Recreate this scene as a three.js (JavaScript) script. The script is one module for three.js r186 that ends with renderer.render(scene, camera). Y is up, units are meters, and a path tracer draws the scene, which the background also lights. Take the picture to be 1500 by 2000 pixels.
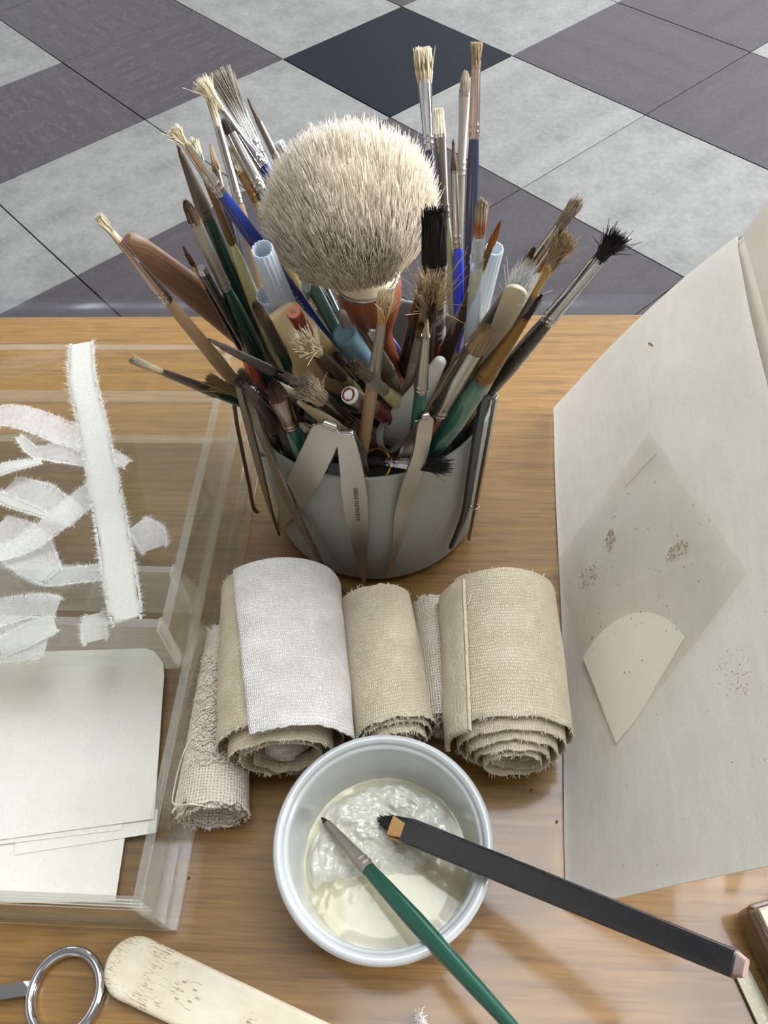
import * as THREE from 'three';
import { mergeGeometries } from 'three/addons/utils/BufferGeometryUtils.js';
import { RoundedBoxGeometry } from 'three/addons/geometries/RoundedBoxGeometry.js';
import { RectAreaLightUniformsLib } from 'three/addons/lights/RectAreaLightUniformsLib.js';

// ---------- camera, light, exposure ----------
const scene = new THREE.Scene();
scene.background = new THREE.Color(0.62, 0.7, 0.8);
const camera = new THREE.PerspectiveCamera(64.01, 0.75, 0.02, 60);
const CAM = new THREE.Vector3(0, 1.2, 0);
{
  const R = new THREE.Vector3(0.9975, -0.0416, 0.0564), U = new THREE.Vector3(0.0701, 0.5917, -0.8031), F = new THREE.Vector3(0, -0.8051, -0.5931);
  camera.position.copy(CAM);
  camera.quaternion.setFromRotationMatrix(new THREE.Matrix4().makeBasis(R, U, F.clone().negate()));
}
scene.add(camera);
const renderer = new THREE.WebGLRenderer({ antialias: true });
renderer.toneMapping = THREE.LinearToneMapping;
renderer.toneMappingExposure = 1.48;
renderer.shadowMap.enabled = true;
RectAreaLightUniformsLib.init();
const WIN = { right: 15, back: 3, sky: 3 };              // daylight through the side windows, the end windows and the roof lantern
const DAY = new THREE.Color(0.98, 1, 1.06), COOL = new THREE.Color(0.9, 0.97, 1.08);
const TH = 0.75;                                         // table height

// ---------- small helpers ----------
let seedState = 12345;
const rnd = () => { seedState = (seedState + 0x6d2b79f5) | 0; let t = Math.imul(seedState ^ (seedState >>> 15), 1 | seedState); t = (t + Math.imul(t ^ (t >>> 7), 61 | t)) ^ t; return ((t ^ (t >>> 14)) >>> 0) / 4294967296; };
const rr = (a, b) => a + (b - a) * rnd();
const V = (x, y, z) => new THREE.Vector3(x, y, z);
const lerp = (a, b, t) => a + (b - a) * t, clamp = (x, a = 0, b = 1) => Math.min(b, Math.max(a, x));
const smooth = (a, b, x) => { const t = clamp((x - a) / (b - a)); return t * t * (3 - 2 * t); };
const h2 = (x, y) => { let h = Math.imul(x, 374761393) + Math.imul(y, 668265263) | 0; h = Math.imul(h ^ (h >>> 13), 1274126177); return ((h ^ (h >>> 16)) >>> 0) / 4294967296; };
function noise(x, y) { const i = Math.floor(x), j = Math.floor(y), a = x - i, b = y - j, s = a * a * (3 - 2 * a), t = b * b * (3 - 2 * b); return lerp(lerp(h2(i, j), h2(i + 1, j), s), lerp(h2(i, j + 1), h2(i + 1, j + 1), s), t); }
function fbm(x, y, o = 4) { let s = 0, a = 0.5, n = 0; for (let k = 0; k < o; k++) { s += a * noise(x, y); n += a; a *= 0.5; x = x * 2.03 + 17.1; y = y * 2.03 + 9.7; } return s / n; }
const used = {};
function numbered(name) { const k = (used[name] = (used[name] ?? -1) + 1); return k ? name + '_' + String(k).padStart(3, '0') : name; }
function thing(name, label, category, pos = [0, 0, 0], group) {
  const g = new THREE.Group(); g.name = numbered(name); g.position.set(...pos); g.userData = { label, category }; if (group) g.userData.group = group; scene.add(g); return g;
}
function struct(name, pos = [0, 0, 0]) { const g = new THREE.Group(); g.name = name; g.position.set(...pos); g.userData.kind = 'structure'; scene.add(g); return g; }
function part(name, geo, mat, parent, label) {
  const m = new THREE.Mesh(geo, mat); m.castShadow = m.receiveShadow = true;
  const n = parent.children.filter((c) => c.userData.base === name).length; m.userData.base = name; m.name = n ? name + '_' + String(n).padStart(3, '0') : name;
  if (label) m.userData.label = label; parent.add(m); return m;
}
function single(name, label, category, geo, mat, pos = [0, 0, 0], group) { const g = thing(name, label, category, pos, group); return [g, geo && part(name + '_body', geo, mat, g)]; }
const std = (color, roughness = 0.5, o = {}) => new THREE.MeshStandardMaterial({ color, roughness, side: THREE.DoubleSide, ...o });
const phys = (color, roughness = 0.5, o = {}) => new THREE.MeshPhysicalMaterial({ color, roughness, side: THREE.DoubleSide, ...o });
function tex(w, h, fn, { srgb = true, rep = 1, repY } = {}) {     // fn(x, y) -> [r, g, b] or grey, 0..255
  const d = new Uint8Array(w * h * 4);
  for (let y = 0; y < h; y++) for (let x = 0; x < w; x++) { const c = fn(x, y), o = (y * w + x) * 4; if (c.length) { d[o] = clamp(c[0], 0, 255); d[o + 1] = clamp(c[1], 0, 255); d[o + 2] = clamp(c[2], 0, 255); } else d[o] = d[o + 1] = d[o + 2] = clamp(c, 0, 255); d[o + 3] = 255; }
  const t = new THREE.DataTexture(d, w, h); t.magFilter = THREE.LinearFilter; t.minFilter = THREE.LinearMipmapLinearFilter; t.wrapS = t.wrapT = THREE.MirroredRepeatWrapping; t.repeat.set(rep, repY ?? rep);
  if (srgb) t.colorSpace = THREE.SRGBColorSpace; t.needsUpdate = true; return t;
}
function canvasTex(w, h, draw) { const c = document.createElement('canvas'); c.width = w; c.height = h; draw(c.getContext('2d'), w, h); const t = new THREE.CanvasTexture(c); t.colorSpace = THREE.SRGBColorSpace; return t; }
function geoFrom(pos, idx, uv, col) {
  const g = new THREE.BufferGeometry(); g.setAttribute('position', new THREE.BufferAttribute(new Float32Array(pos), 3));
  if (uv) g.setAttribute('uv', new THREE.BufferAttribute(new Float32Array(uv), 2)); if (col) g.setAttribute('color', new THREE.BufferAttribute(new Float32Array(col), 3));
  g.setIndex(idx); g.computeVertexNormals(); return g;
}
// rings along +y: [y, rx, rz, exponent?, dx?, dz?]; uv in metres
function loft(rings, seg = 20, caps = true, bump) {
  const pos = [], uv = [], idx = []; let v = 0;
  rings.forEach((r, i) => {
    const [y, rx, rz = rx, e = 2, dx = 0, dz = 0] = r; if (i) v += Math.hypot(y - rings[i - 1][0], rx - rings[i - 1][1]);
    for (let k = 0; k <= seg; k++) {
      const a = (k / seg) * Math.PI * 2, c = Math.cos(a), s = Math.sin(a), q = bump ? 1 + bump(a, y) : 1;
      pos.push(dx + rx * q * Math.sign(c) * Math.pow(Math.abs(c), 2 / e), y, dz + rz * q * Math.sign(s) * Math.pow(Math.abs(s), 2 / e)); uv.push((k / seg) * Math.PI * 2 * Math.max(rx, rz), y);
    }
  });
  const n = seg + 1;
  for (let i = 0; i < rings.length - 1; i++) for (let k = 0; k < seg; k++) { const a = i * n + k, b = a + n; idx.push(a, b, a + 1, a + 1, b, b + 1); }
  if (caps) for (const [i, f] of [[0, 0], [rings.length - 1, 1]]) {
    const c = pos.length / 3, r = rings[i]; pos.push(r[4] ?? 0, r[0], r[5] ?? 0); uv.push(0, r[0]);
    const st = pos.length / 3; for (let k = 0; k <= seg; k++) { const j = i * n + k; pos.push(pos[j * 3], pos[j * 3 + 1], pos[j * 3 + 2]); uv.push(pos[j * 3], pos[j * 3 + 2]); }
    for (let k = 0; k < seg; k++) f ? idx.push(c, st + k + 1, st + k) : idx.push(c, st + k, st + k + 1);
  }
  return geoFrom(pos, idx, uv);
}
function tube(pts, r, seg = 24, rad = 8, closed = false) { return new THREE.TubeGeometry(new THREE.CatmullRomCurve3(pts.map((p) => (p.isVector3 ? p : V(...p))), closed), seg, r, rad, closed); }
// flat ribbon bar through points with widths, side direction chosen perpendicular to n at each point
function ribbon(P, W, N, thick, uvScale = 1) {
  const pos = [], uv = [], idx = []; let L = 0;
  P.forEach((p, i) => {
    const t = P[Math.min(i + 1, P.length - 1)].clone().sub(P[Math.max(i - 1, 0)]).normalize(), n = N[i].clone().addScaledVector(t, -N[i].dot(t)).normalize(), s = V().crossVectors(t, n).normalize(); if (i) L += p.distanceTo(P[i - 1]);
    for (const [a, b] of [[-1, -1], [1, -1], [1, -1], [1, 1], [1, 1], [-1, 1], [-1, 1], [-1, -1]]) { const q = p.clone().addScaledVector(s, a * W[i] / 2).addScaledVector(n, b * thick / 2); pos.push(q.x, q.y, q.z); uv.push(a * W[i] / 2 * uvScale, L * uvScale); }
  });
  for (let i = 0; i < P.length - 1; i++) for (let f = 0; f < 4; f++) { const a = i * 8 + f * 2, b = a + 8; idx.push(a, a + 1, b, a + 1, b + 1, b); }
  const e = (P.length - 1) * 8; idx.push(0, 4, 2, 0, 6, 4, e, e + 2, e + 4, e, e + 4, e + 6);
  return geoFrom(pos, idx, uv);
}
function resample(P, W, n) { const c = new THREE.CatmullRomCurve3(P, false, 'centripetal'); const o = [], w = []; for (let i = 0; i <= n; i++) { const t = i / n; o.push(c.getPoint(t)); const f = t * (P.length - 1), k = Math.min(P.length - 2, Math.floor(f)); w.push(lerp(W[k], W[k + 1], f - k)); } return [o, w]; }
// polygon slab lying flat: pts [[x, z], ...] extruded from y0 to y0 + t
function slab(pts, t, bevel = 0) {
  const s = new THREE.Shape(pts.map(([x, z]) => new THREE.Vector2(x, -z)));
  const g = new THREE.ExtrudeGeometry(s, { depth: t - 2 * bevel, bevelEnabled: bevel > 0, bevelThickness: bevel, bevelSize: bevel, bevelOffset: -bevel, bevelSegments: 3, curveSegments: 24 });
  g.rotateX(-Math.PI / 2); g.translate(0, bevel, 0); return g;
}
const boxAt = (w, h, d, x, y, z) => new THREE.BoxGeometry(w, h, d).translate(x, y, z);
function frame(g, B, D, face) {        // put a group at B with +y along D and +z towards face
  const y = D.clone().normalize(), z = face.clone().addScaledVector(y, -face.dot(y)).normalize(), x = V().crossVectors(y, z);
  g.position.copy(B); g.quaternion.setFromRotationMatrix(new THREE.Matrix4().makeBasis(x, y, z)); return g;
}
// a bundle of hairs from y = 0 upwards
const hc = (h) => { const c = new THREE.Color(h); return [c.r, c.g, c.b]; };
function hairs(n, at, rBase, rTip, segs = 3, colorAt) {
  const pos = [], idx = [], col = [];
  for (let k = 0; k < n; k++) {
    const f = at(k), c = colorAt(k), st = pos.length / 3, P = []; for (let i = 0; i <= segs; i++) P.push(f(i / segs));
    for (let i = 0; i <= segs; i++) {
      const a = P[Math.max(0, i - 1)], b = P[Math.min(segs, i + 1)], tx = b[0] - a[0], ty = b[1] - a[1], tz = b[2] - a[2], l = Math.hypot(tx, ty, tz) || 1;
      let ux = -tz / l, uz = tx / l, uy = 0; const ul = Math.hypot(ux, uz); if (ul < 0.05) { ux = 1; uz = 0; } else { ux /= ul; uz /= ul; }
      const vx = (ty * uz - tz * uy) / l, vy = (tz * ux - tx * uz) / l, vz = (tx * uy - ty * ux) / l, r = lerp(rBase, rTip, i / segs), cc = c(i / segs);
      for (let j = 0; j < 3; j++) { const an = j * 2.0944 + k, cs = Math.cos(an) * r, sn = Math.sin(an) * r; pos.push(P[i][0] + ux * cs + vx * sn, P[i][1] + uy * cs + vy * sn, P[i][2] + uz * cs + vz * sn); col.push(...cc); }
    }
    for (let i = 0; i < segs; i++) for (let j = 0; j < 3; j++) { const a = st + i * 3 + j, b = st + i * 3 + ((j + 1) % 3); idx.push(a, b, a + 3, b, b + 3, a + 3); }
  }
  return geoFrom(pos, idx, null, col);
}

// ---------- textures and materials ----------
const woodMap = tex(2048, 1024, (x, y) => {
  const u = x / 2048, v = y / 1024, w = fbm(u * 5, v * 9, 3) * 0.014;
  const g = fbm(u * 7, (v + w) * 130, 3), f = fbm(u * 46, v * 430, 2), b = fbm(u * 2.2, v * 7 + 4, 3), dk = smooth(0.6, 0.78, fbm(u * 26 + 3, v * 330, 2)) * 0.5;
  const t = 0.5 + (g - 0.5) * 0.6 + (f - 0.5) * 0.4 + (b - 0.5) * 0.3 - dk * 0.5;
  return [lerp(116, 180, t), lerp(79, 129, t), lerp(28, 60, t)];
}, { rep: 1 / 0.6, repY: 1 / 0.3 });
const woodRough = tex(512, 512, (x, y) => 90 + 60 * fbm(x / 30, y / 12, 3), { srgb: false, rep: 2 });
const M = {};
M.table = std('#ffffff', 0.5, { map: woodMap });
const lightTile = (k) => tex(512, 512, (x, y) => { const a = fbm(x / 70 + k * 31, y / 70, 5), b = fbm(x / 9 + k * 7, y / 9, 3), c = smooth(0.62, 0.75, fbm(x / 40 + 9, y / 40 + k * 3, 4)), s = smooth(0.85, 0.95, noise(x / 4 + k, y / 4)) * 0.2, t = a * 0.6 + b * 0.4 - c * 0.12 - s * 0.3; return [lerp(91, 129, t), lerp(91, 128, t), lerp(89, 124, t - c * 0.06)]; }, { rep: 2 });
const darkTile = (k) => tex(512, 512, (x, y) => { const w = fbm(x / 90 + k * 5, y / 90, 3) * 60, a = fbm((x + w) / 160 + k * 13, (y + w) / 22, 4), b = fbm(x / 8, y / 8 + k, 3), s = smooth(0.9, 0.97, noise(x / 4 + k * 3, y / 4)) * 18, vein = smooth(0.47, 0.5, a) * smooth(0.53, 0.5, a) * 26 * (k > 1 ? 1 : 0.3), t = a * 0.55 + b * 0.45; return [lerp(49, 67, t) + s * 0.7 + vein * 0.45, lerp(46, 63, t) + s * 0.7 + vein * 0.45, lerp(47, 65, t) + s * 0.7 + vein * 0.5]; }, { rep: 2 });
M.tileLight = [0, 1, 2].map((k) => phys('#ffffff', 0.7, { specularIntensity: 0.2, map: lightTile(k) }));
M.tileDark = [0, 1, 2].map((k) => phys('#ffffff', 0.65, { specularIntensity: 0.25, map: darkTile(k) }));
M.tileBlack = phys('#0b1016', 0.7, { specularIntensity: 0.2, bumpMap: tex(256, 256, (x, y) => 255 * fbm(x / 8, y / 8, 4), { srgb: false, rep: 4 }), bumpScale: 0.0004 });
M.grout = std('#8f8b86', 0.9);
M.plaster = std('#a9a6a0', 0.9, { bumpMap: tex(256, 256, (x, y) => 255 * fbm(x / 20, y / 20, 4), { srgb: false }), bumpScale: 0.002 });
M.trim = std('#c9c2b4', 0.7);
M.chrome = std('#bbbcc0', 0.1, { metalness: 1 });
M.steel = std('#aba69f', 0.22, { metalness: 1 });
M.dull = std('#a39c92', 0.46, { metalness: 0.85 });
M.darksteel = std('#8a8178', 0.34, { metalness: 0.95 });
M.dark = std('#716a62', 0.38, { metalness: 0.9 });
M.copper = std('#b98f6f', 0.3, { metalness: 0.95 });
M.bronze = std('#86683f', 0.38, { metalness: 0.85 });
M.rosy = std('#b09a90', 0.2, { metalness: 1 });
M.gold = std('#c08a2c', 0.3, { metalness: 0.9 });
const crustMap = tex(256, 256, (x, y) => { const a = fbm(x / 24, y / 24, 4), b = fbm(x / 7 + 5, y / 7, 3), t = smooth(0.42, 0.6, a); return [lerp(88, 168, t) * (0.75 + 0.5 * b), lerp(80, 160, t) * (0.75 + 0.5 * b), lerp(72, 150, t) * (0.75 + 0.5 * b)]; }, { rep: 30 });
M.crust = std('#ffffff', 0.6, { map: crustMap, metalness: 0.35, bumpMap: crustMap, bumpScale: 0.0006 });
M.clear = phys('#e6edf2', 0.16, { transmission: 0.72, ior: 1.45 });
M.clear2 = phys('#d9d9d6', 0.22, { transmission: 0.6, ior: 1.45 });
const worn = tex(256, 256, (x, y) => 120 + 120 * fbm(x / 30, y / 30, 4), { srgb: false, rep: 40 });
const handleMap = (base, chip, amt) => { const a = new THREE.Color(base).convertLinearToSRGB(), b = new THREE.Color(chip).convertLinearToSRGB(); return tex(256, 256, (x, y) => { const n = fbm(x / 26, y / 60, 4), t = smooth(1 - amt, 1.06 - amt, n + 0.25), s = 0.85 + 0.3 * fbm(x / 9, y / 40, 3); return [lerp(a.r, b.r, t) * 255 * s, lerp(a.g, b.g, t) * 255 * s, lerp(a.b, b.b, t) * 255 * s]; }, { rep: 28, repY: 10 }); };
const woodHandle = (hi, lo, rx = 60, ry = 9) => { const a = new THREE.Color(hi).convertLinearToSRGB(), b = new THREE.Color(lo).convertLinearToSRGB(); return tex(256, 512, (x, y) => { const t = clamp(fbm(x / 7, y / 120, 3) * 0.75 + fbm(x / 2.2, y / 40, 2) * 0.3 - smooth(0.68, 0.78, fbm(x / 2.5, y / 26 + 9, 2)) * 0.35); return [lerp(b.r, a.r, t) * 255, lerp(b.g, a.g, t) * 255, lerp(b.b, a.b, t) * 255]; }, { rep: rx, repY: ry }); };
const H = {};
const lac = (c, r = 0.3) => phys(c, r, { clearcoat: 0.5, clearcoatRoughness: 0.25, roughnessMap: worn });
Object.assign(H, { blue: lac('#10276c'), blue2: lac('#0c2fb0'), navy: lac('#161d3c'), green2: lac('#10362b'), black: lac('#17171a', 0.4), yellow: lac('#c2bc82', 0.45), olive: lac('#85845c', 0.45), khaki: lac('#7d7565', 0.5), ochre: lac('#8a7436', 0.5), orangered: lac('#b5421b', 0.4) });
H.green = phys('#ffffff', 0.35, { map: handleMap('#0f5344', '#4f7362', 0.2), clearcoat: 0.4, clearcoatRoughness: 0.25 });
H.teal = phys('#0c4a38', 0.32, { clearcoat: 0.3, clearcoatRoughness: 0.3 });
H.greenflake = std('#ffffff', 0.5, { map: handleMap('#5f776b', '#0f5244', 0.36) });
H.mauve = std('#ffffff', 0.6, { map: handleMap('#866761', '#3d2722', 0.34) });
H.paleflake = std('#ffffff', 0.6, { map: handleMap('#bdbba6', '#7d8270', 0.3) });
H.redwood = phys('#6b2015', 0.35, { clearcoat: 0.5 });
H.rawwood = std('#ffffff', 0.65, { map: woodHandle('#b0966f', '#846747') });
H.greywood = std('#ffffff', 0.7, { map: woodHandle('#a39a8b', '#6e665a') });
H.brownwood = std('#ffffff', 0.5, { map: woodHandle('#8e6b4a', '#523729', 34, 7) });
H.clear = phys('#e2eaf0', 0.2, { transmission: 0.6, ior: 1.45 });
H.mopwood = phys('#ffffff', 0.42, { map: woodHandle('#a8633c', '#7c4224', 24, 7), clearcoat: 0.3 });
M.hair = std('#ffffff', 0.62, { vertexColors: true });
const HAIR = { cream: ['#cdbd96', '#ddd0ae'], creambrown: ['#d8cfb4', '#8f7d5c'], white: ['#e2dcc4', '#d9d0b0'], whitegrey: ['#e9e7dc', '#8d8470'], tan: ['#8f7a5c', '#b59d78'], tan2: ['#9c886c', '#cfc0a4'], greytan: ['#85786a', '#b9aa92'], brown: ['#6c553d', '#4d3a2a'], dark: ['#3c241a', '#2d1b14'], dark2: ['#5a4034', '#3b2822'], rust: ['#4e2a1d', '#3c1f16'], orange: ['#b97732', '#8e531f'], black: ['#1b1b1c', '#262626'], grey: ['#7d746b', '#6b6258'], greycream: ['#a99c7c', '#8f8872'], greybrown: ['#6e6055', '#5a4d44'], yellow: ['#b08d3c', '#cbb47a'], yellowtan: ['#a8905c', '#8f7a4e'], yellowwhite: ['#c48a33', '#d8c9a6'], olive: ['#5d5623', '#6d6530'], pinktan: ['#9b857a', '#7f6a60'], snow: ['#f0f0ee', '#f4f4f2'], nylon: ['#dfe2e4', '#e8eaec'], nylon2: ['#d8d6cc', '#c9c6ba'], tanorange: ['#a98c66', '#b9aa92'] };

// ---------- brush builder: B base, D unit direction to the tip, S distances [tip, ferrule top, ferrule bottom], W widths [tip, ferrule top, ferrule bottom, handle] ----------
function bristles(len, w, o) {
  const { hair, flat = 1, tuft = 1, pt = 0, belly = 1, rag = 0.15, n = 150 } = o, [c0, c1] = HAIR[hair].map(hc), rx = w / 2 * 0.94, rz = rx * flat;
  const at = () => {
    const a = rnd() * 6.283, q = Math.sqrt(rnd()), ux = Math.cos(a) * q, uz = Math.sin(a) * q, L = len * (1 - pt * q * q * 0.55) * rr(0.86, 1.03), stray = rnd() < 0.06 ? 3 : 1, jx = rr(-1, 1) * rag * len * 0.2 * stray, jz = rr(-1, 1) * rag * len * 0.2 * stray;
    return (t) => { const k = (1 + (tuft - 1) * t * t * 0.9 + (belly - 1) * Math.sin(Math.PI * t)) * (1 - pt * 0.82 * t * t); return [ux * rx * k + jx * t * t, -0.002 + (L + 0.002) * t, uz * Math.max(rz, rx * 0.3) * k + jz * t * t]; };
  };
  const colorAt = () => { const j = rr(0.78, 1.15), mid = hair === 'tanorange', orange = hc('#b0642a'); return (t) => { const m = hair === 'whitegrey' ? smooth(0.45, 0.7, t) : t; const k = mid ? smooth(0.15, 0.3, t) * smooth(0.6, 0.45, t) : 0; return [0, 1, 2].map((i) => lerp(lerp(c0[i], c1[i], m), orange[i], k) * j); }; };
  const g = hairs(n, at, 0.00026 + w * 0.012, 0.00008 + w * 0.004, 3, colorAt);
  const core = loft([[-0.001, rx * 0.85, rz * 0.85], [len * 0.4, rx * 0.8 * lerp(1, tuft, 0.16) * (1 - pt * 0.12), rz * 0.7], [len * 0.72, rx * 0.55 * (1 - pt * 0.5) * lerp(1, tuft, 0.4), rz * 0.5], [len * 0.82, rx * 0.15, rz * 0.15]], 10); core.deleteAttribute('uv');
  const cc = [], m = core.attributes.position.count; for (let i = 0; i < m; i++) cc.push(...[0, 1, 2].map((k) => lerp(c0[k], c1[k], clamp(core.attributes.position.getY(i) / len)) * 0.85));
  core.setAttribute('color', new THREE.BufferAttribute(new Float32Array(cc), 3));
  return mergeGeometries([g, core]);
}
function lettering(HR, fb, g) {       // printed on a narrow band of the handle, reading from the ferrule downwards
  const map = canvasTex(1024, 96, (c, w, h) => { c.clearRect(0, 0, w, h); c.fillStyle = '#8f97a8'; c.font = 'italic 58px serif'; c.textBaseline = 'middle'; c.fillText('Pro Arte', 40, 48); c.font = '44px serif'; c.fillText('• STUDIO HOG • SERIES', 330, 48); });
  const rad = (y) => { for (let i = 1; i < HR.length; i++) if (y <= HR[i][0]) return lerp(HR[i - 1][1], HR[i][1], (y - HR[i - 1][0]) / (HR[i][0] - HR[i - 1][0])); return HR[HR.length - 1][1]; };
  const pos = [], uv = [], idx = []; for (let i = 0; i <= 30; i++) for (let k = 0; k <= 6; k++) { const y = fb - 0.052 - i / 30 * 0.1, r = rad(y) + 0.00015, a = Math.PI / 2 + 0.15 + (k / 6 - 0.5) * 1.7; pos.push(Math.cos(a) * r, y, Math.sin(a) * r); uv.push(i / 30, 1 - k / 6); }
  for (let i = 0; i < 30; i++) for (let k = 0; k < 6; k++) { const a = i * 7 + k; idx.push(a, a + 1, a + 7, a + 1, a + 8, a + 7); }
  part('lettering', geoFrom(pos, idx, uv), std('#ffffff', 0.4, { map, transparent: true }), g);
}
function brush(name, label, B, D, S, W, o) {
  const g = thing(name, label, 'brush'); frame(g, V(...B), V(...D), CAM.clone().sub(V(...B)));
  const [tip, ft, fb] = S, [, wt, wb, wh] = W.map((x) => x), flat = o.flat ?? 1, fl = ft - fb, hm = Math.max(wh, wb * 0.9) / 2;
  if (o.square) part('handle', loft([[0, 0.0042, 0.0042, 6], [0.001, 0.005, 0.005, 6], [fb * 0.5, 0.0058, 0.0056, 7], [fb - 0.012, wb / 2, wb / 2 * 0.9, 7], [fb, wb / 2 * 0.72, wb / 2 * 0.7, 5]], 32), H[o.col], g);
  else {
    const top = wb / 2 * 0.97, taper = clamp(hm / 0.004 * 0.35, 0.3, 0.6);
    const HR = [[0, hm * 0.25], [0.0015, hm * 0.42], [fb * 0.3, hm * (0.4 + taper * 0.35)], [fb * 0.55, hm * 0.82], [fb * 0.78, hm], [fb - 0.012, lerp(hm, top, 0.55)], [fb - 0.001, top]];
    const hd = part('handle', loft(HR, 18), H[o.col] ?? H.black, g);
    if (o.text) lettering(HR, fb, hd);

  }
  const rb = wb / 2, rt = wt / 2, e = o.square ? 3 : 2;
  if (fl > 0.002) {
    const R = [[fb - 0.0005, rb * 1.02], [fb + 0.0012, rb * 1.05]];
    const cr = (y) => { R.push([y - 0.0007, rb * 1.05], [y - 0.0003, rb * 1.13], [y + 0.0003, rb * 1.13], [y + 0.0007, rb * 1.04]); };
    if (fl > 0.012 && !o.square) { cr(fb + 0.0026); cr(fb + 0.0056); }
    const y1 = fb + Math.min(0.008, fl * 0.3);
    for (let k = 0; k <= 5; k++) { const t = k / 5, s = smooth(0, 1, t); R.push([lerp(y1, ft, t), lerp(rb * 1.03, rt, t), lerp(rb * 1.03, Math.max(rt * flat, 0.0008), s)]); }
    const fr = part('ferrule', loft(R, 24), M[o.fer], g);
    if (o.fer === 'clear' || o.fer === 'clear2') part('inner_tube', loft([[fb, rb * 0.4], [ft - 0.004, rb * 0.4]], 12), M.dull, fr);
    if (o.paint) part('paint_stripe', loft([[fb + fl * 0.2, rb * 1.06], [fb + fl * 0.62, lerp(rb, rt, 0.6) * 1.1]], 16, false), std('#b9b83a', 0.6), fr);
  }
  const h = part('bristles', bristles(tip - ft, wt, o), M.hair, g); h.position.y = ft;
  return g;
}

// ---------- the hall ----------
{
  const X0 = -4.8, X1 = 4.2, Z0 = -7, Z1 = 3.6, HT = 4.8;
  const wallWith = (name, along, len, openings, place) => {            // openings [[a, b, y0, y1]] along the wall
    const parts = []; let a = -0.3; for (const [o0, o1, y0, y1] of openings) { parts.push(boxAt(o0 - a, HT, 0.3, (a + o0) / 2, HT / 2, 0), boxAt(o1 - o0, y0, 0.3, (o0 + o1) / 2, y0 / 2, 0), boxAt(o1 - o0, HT - y1, 0.3, (o0 + o1) / 2, (HT + y1) / 2, 0)); a = o1; }
    parts.push(boxAt(len + 0.3 - a, HT, 0.3, (len + 0.3 + a) / 2, HT / 2, 0));
    const m = new THREE.Mesh(mergeGeometries(parts), M.plaster); m.name = name; m.userData.kind = 'structure'; m.castShadow = m.receiveShadow = true; place(m); scene.add(m);
  };
  const zw = [[0.9, 2.5], [3.6, 5.2], [6.3, 7.9]], xw = [[1.2, 3.2], [5.6, 7.6]];
  wallWith('wall_right', 'z', Z1 - Z0, zw.map(([a, b]) => [a, b, 1.1, 3.9]), (m) => { m.position.set(X1 + 0.15, 0, Z0); m.rotation.y = -Math.PI / 2; });
  wallWith('wall_left', 'z', Z1 - Z0, [], (m) => { m.position.set(X0 - 0.15, 0, Z0); m.rotation.y = -Math.PI / 2; });
  wallWith('wall_back', 'x', X1 - X0, xw.map(([a, b]) => [a, b, 1.3, 3.9]), (m) => m.position.set(X0, 0, Z0 - 0.15));
  wallWith('wall_front', 'x', X1 - X0, [], (m) => m.position.set(X0, 0, Z1 + 0.15));
  const sky = { x: 0.9, z: -0.9, w: 2.6, d: 2.6 }, c = [];
  const cw = X1 - X0 + 0.6, cx = (X0 + X1) / 2, cz = (Z0 + Z1) / 2, cd = Z1 - Z0 + 0.6;
  c.push(boxAt(sky.x - sky.w / 2 - (cx - cw / 2), 0.3, cd, (sky.x - sky.w / 2 + cx - cw / 2) / 2, 0, cz), boxAt(cx + cw / 2 - sky.x - sky.w / 2, 0.3, cd, (cx + cw / 2 + sky.x + sky.w / 2) / 2, 0, cz));
  c.push(boxAt(sky.w, 0.3, sky.z - sky.d / 2 - (cz - cd / 2), sky.x, 0, (sky.z - sky.d / 2 + cz - cd / 2) / 2), boxAt(sky.w, 0.3, cz + cd / 2 - sky.z - sky.d / 2, sky.x, 0, (cz + cd / 2 + sky.z + sky.d / 2) / 2));
  const ceil = new THREE.Mesh(mergeGeometries(c), std('#8f8c87', 0.9)); ceil.name = 'ceiling'; ceil.position.y = HT + 0.15; ceil.userData.kind = 'structure'; scene.add(ceil);
  const pane = (col, e) => phys('#dfe6ea', 0.5, { emissive: col, emissiveIntensity: e });
  let wn = 0;
  const windowAt = (w, h, place, level, col, aim) => {
    const g = struct('window_' + ++wn); place(g);
    const f = 0.06, b = [boxAt(w, f, 0.1, 0, h / 2 - f / 2, 0), boxAt(w, f, 0.1, 0, -h / 2 + f / 2, 0), boxAt(f, h, 0.1, -w / 2 + f / 2, 0, 0), boxAt(f, h, 0.1, w / 2 - f / 2, 0, 0)];
    part('window_frame', mergeGeometries(b), M.trim, g);
    const glow = pane(col, level * 0.5);
    for (let i = 0; i < 2; i++) for (let j = 0; j < 3; j++) part('pane', boxAt(w / 2 - 0.04, h / 3 - 0.04, 0.008, (i - 0.5) * (w / 2), (j - 1) * (h / 3), -0.03), glow, g);
    part('glazing_bar', mergeGeometries([boxAt(0.04, h - 0.1, 0.06, 0, 0, -0.03), boxAt(w - 0.1, 0.04, 0.06, 0, h / 6, -0.03), boxAt(w - 0.1, 0.04, 0.06, 0, -h / 6, -0.03)]), M.trim, g);
    const l = new THREE.RectAreaLight(col, level, w - 0.1, h - 0.1); l.name = 'daylight'; g.add(l); l.position.set(0, 0, 0.07); l.lookAt(g.localToWorld(V(0, 0, 5)));
    l.rotation.set(0, Math.PI, 0);
  };
  zw.forEach(([a, b]) => windowAt(b - a, 2.8, (g) => { g.position.set(X1 + 0.1, 2.5, Z0 + (a + b) / 2); g.rotation.y = -Math.PI / 2; g.updateMatrixWorld(); }, WIN.right, DAY));
  xw.forEach(([a, b]) => windowAt(b - a, 2.6, (g) => { g.position.set(X0 + (a + b) / 2, 2.6, Z0 - 0.1); g.updateMatrixWorld(); }, WIN.back, COOL));
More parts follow.
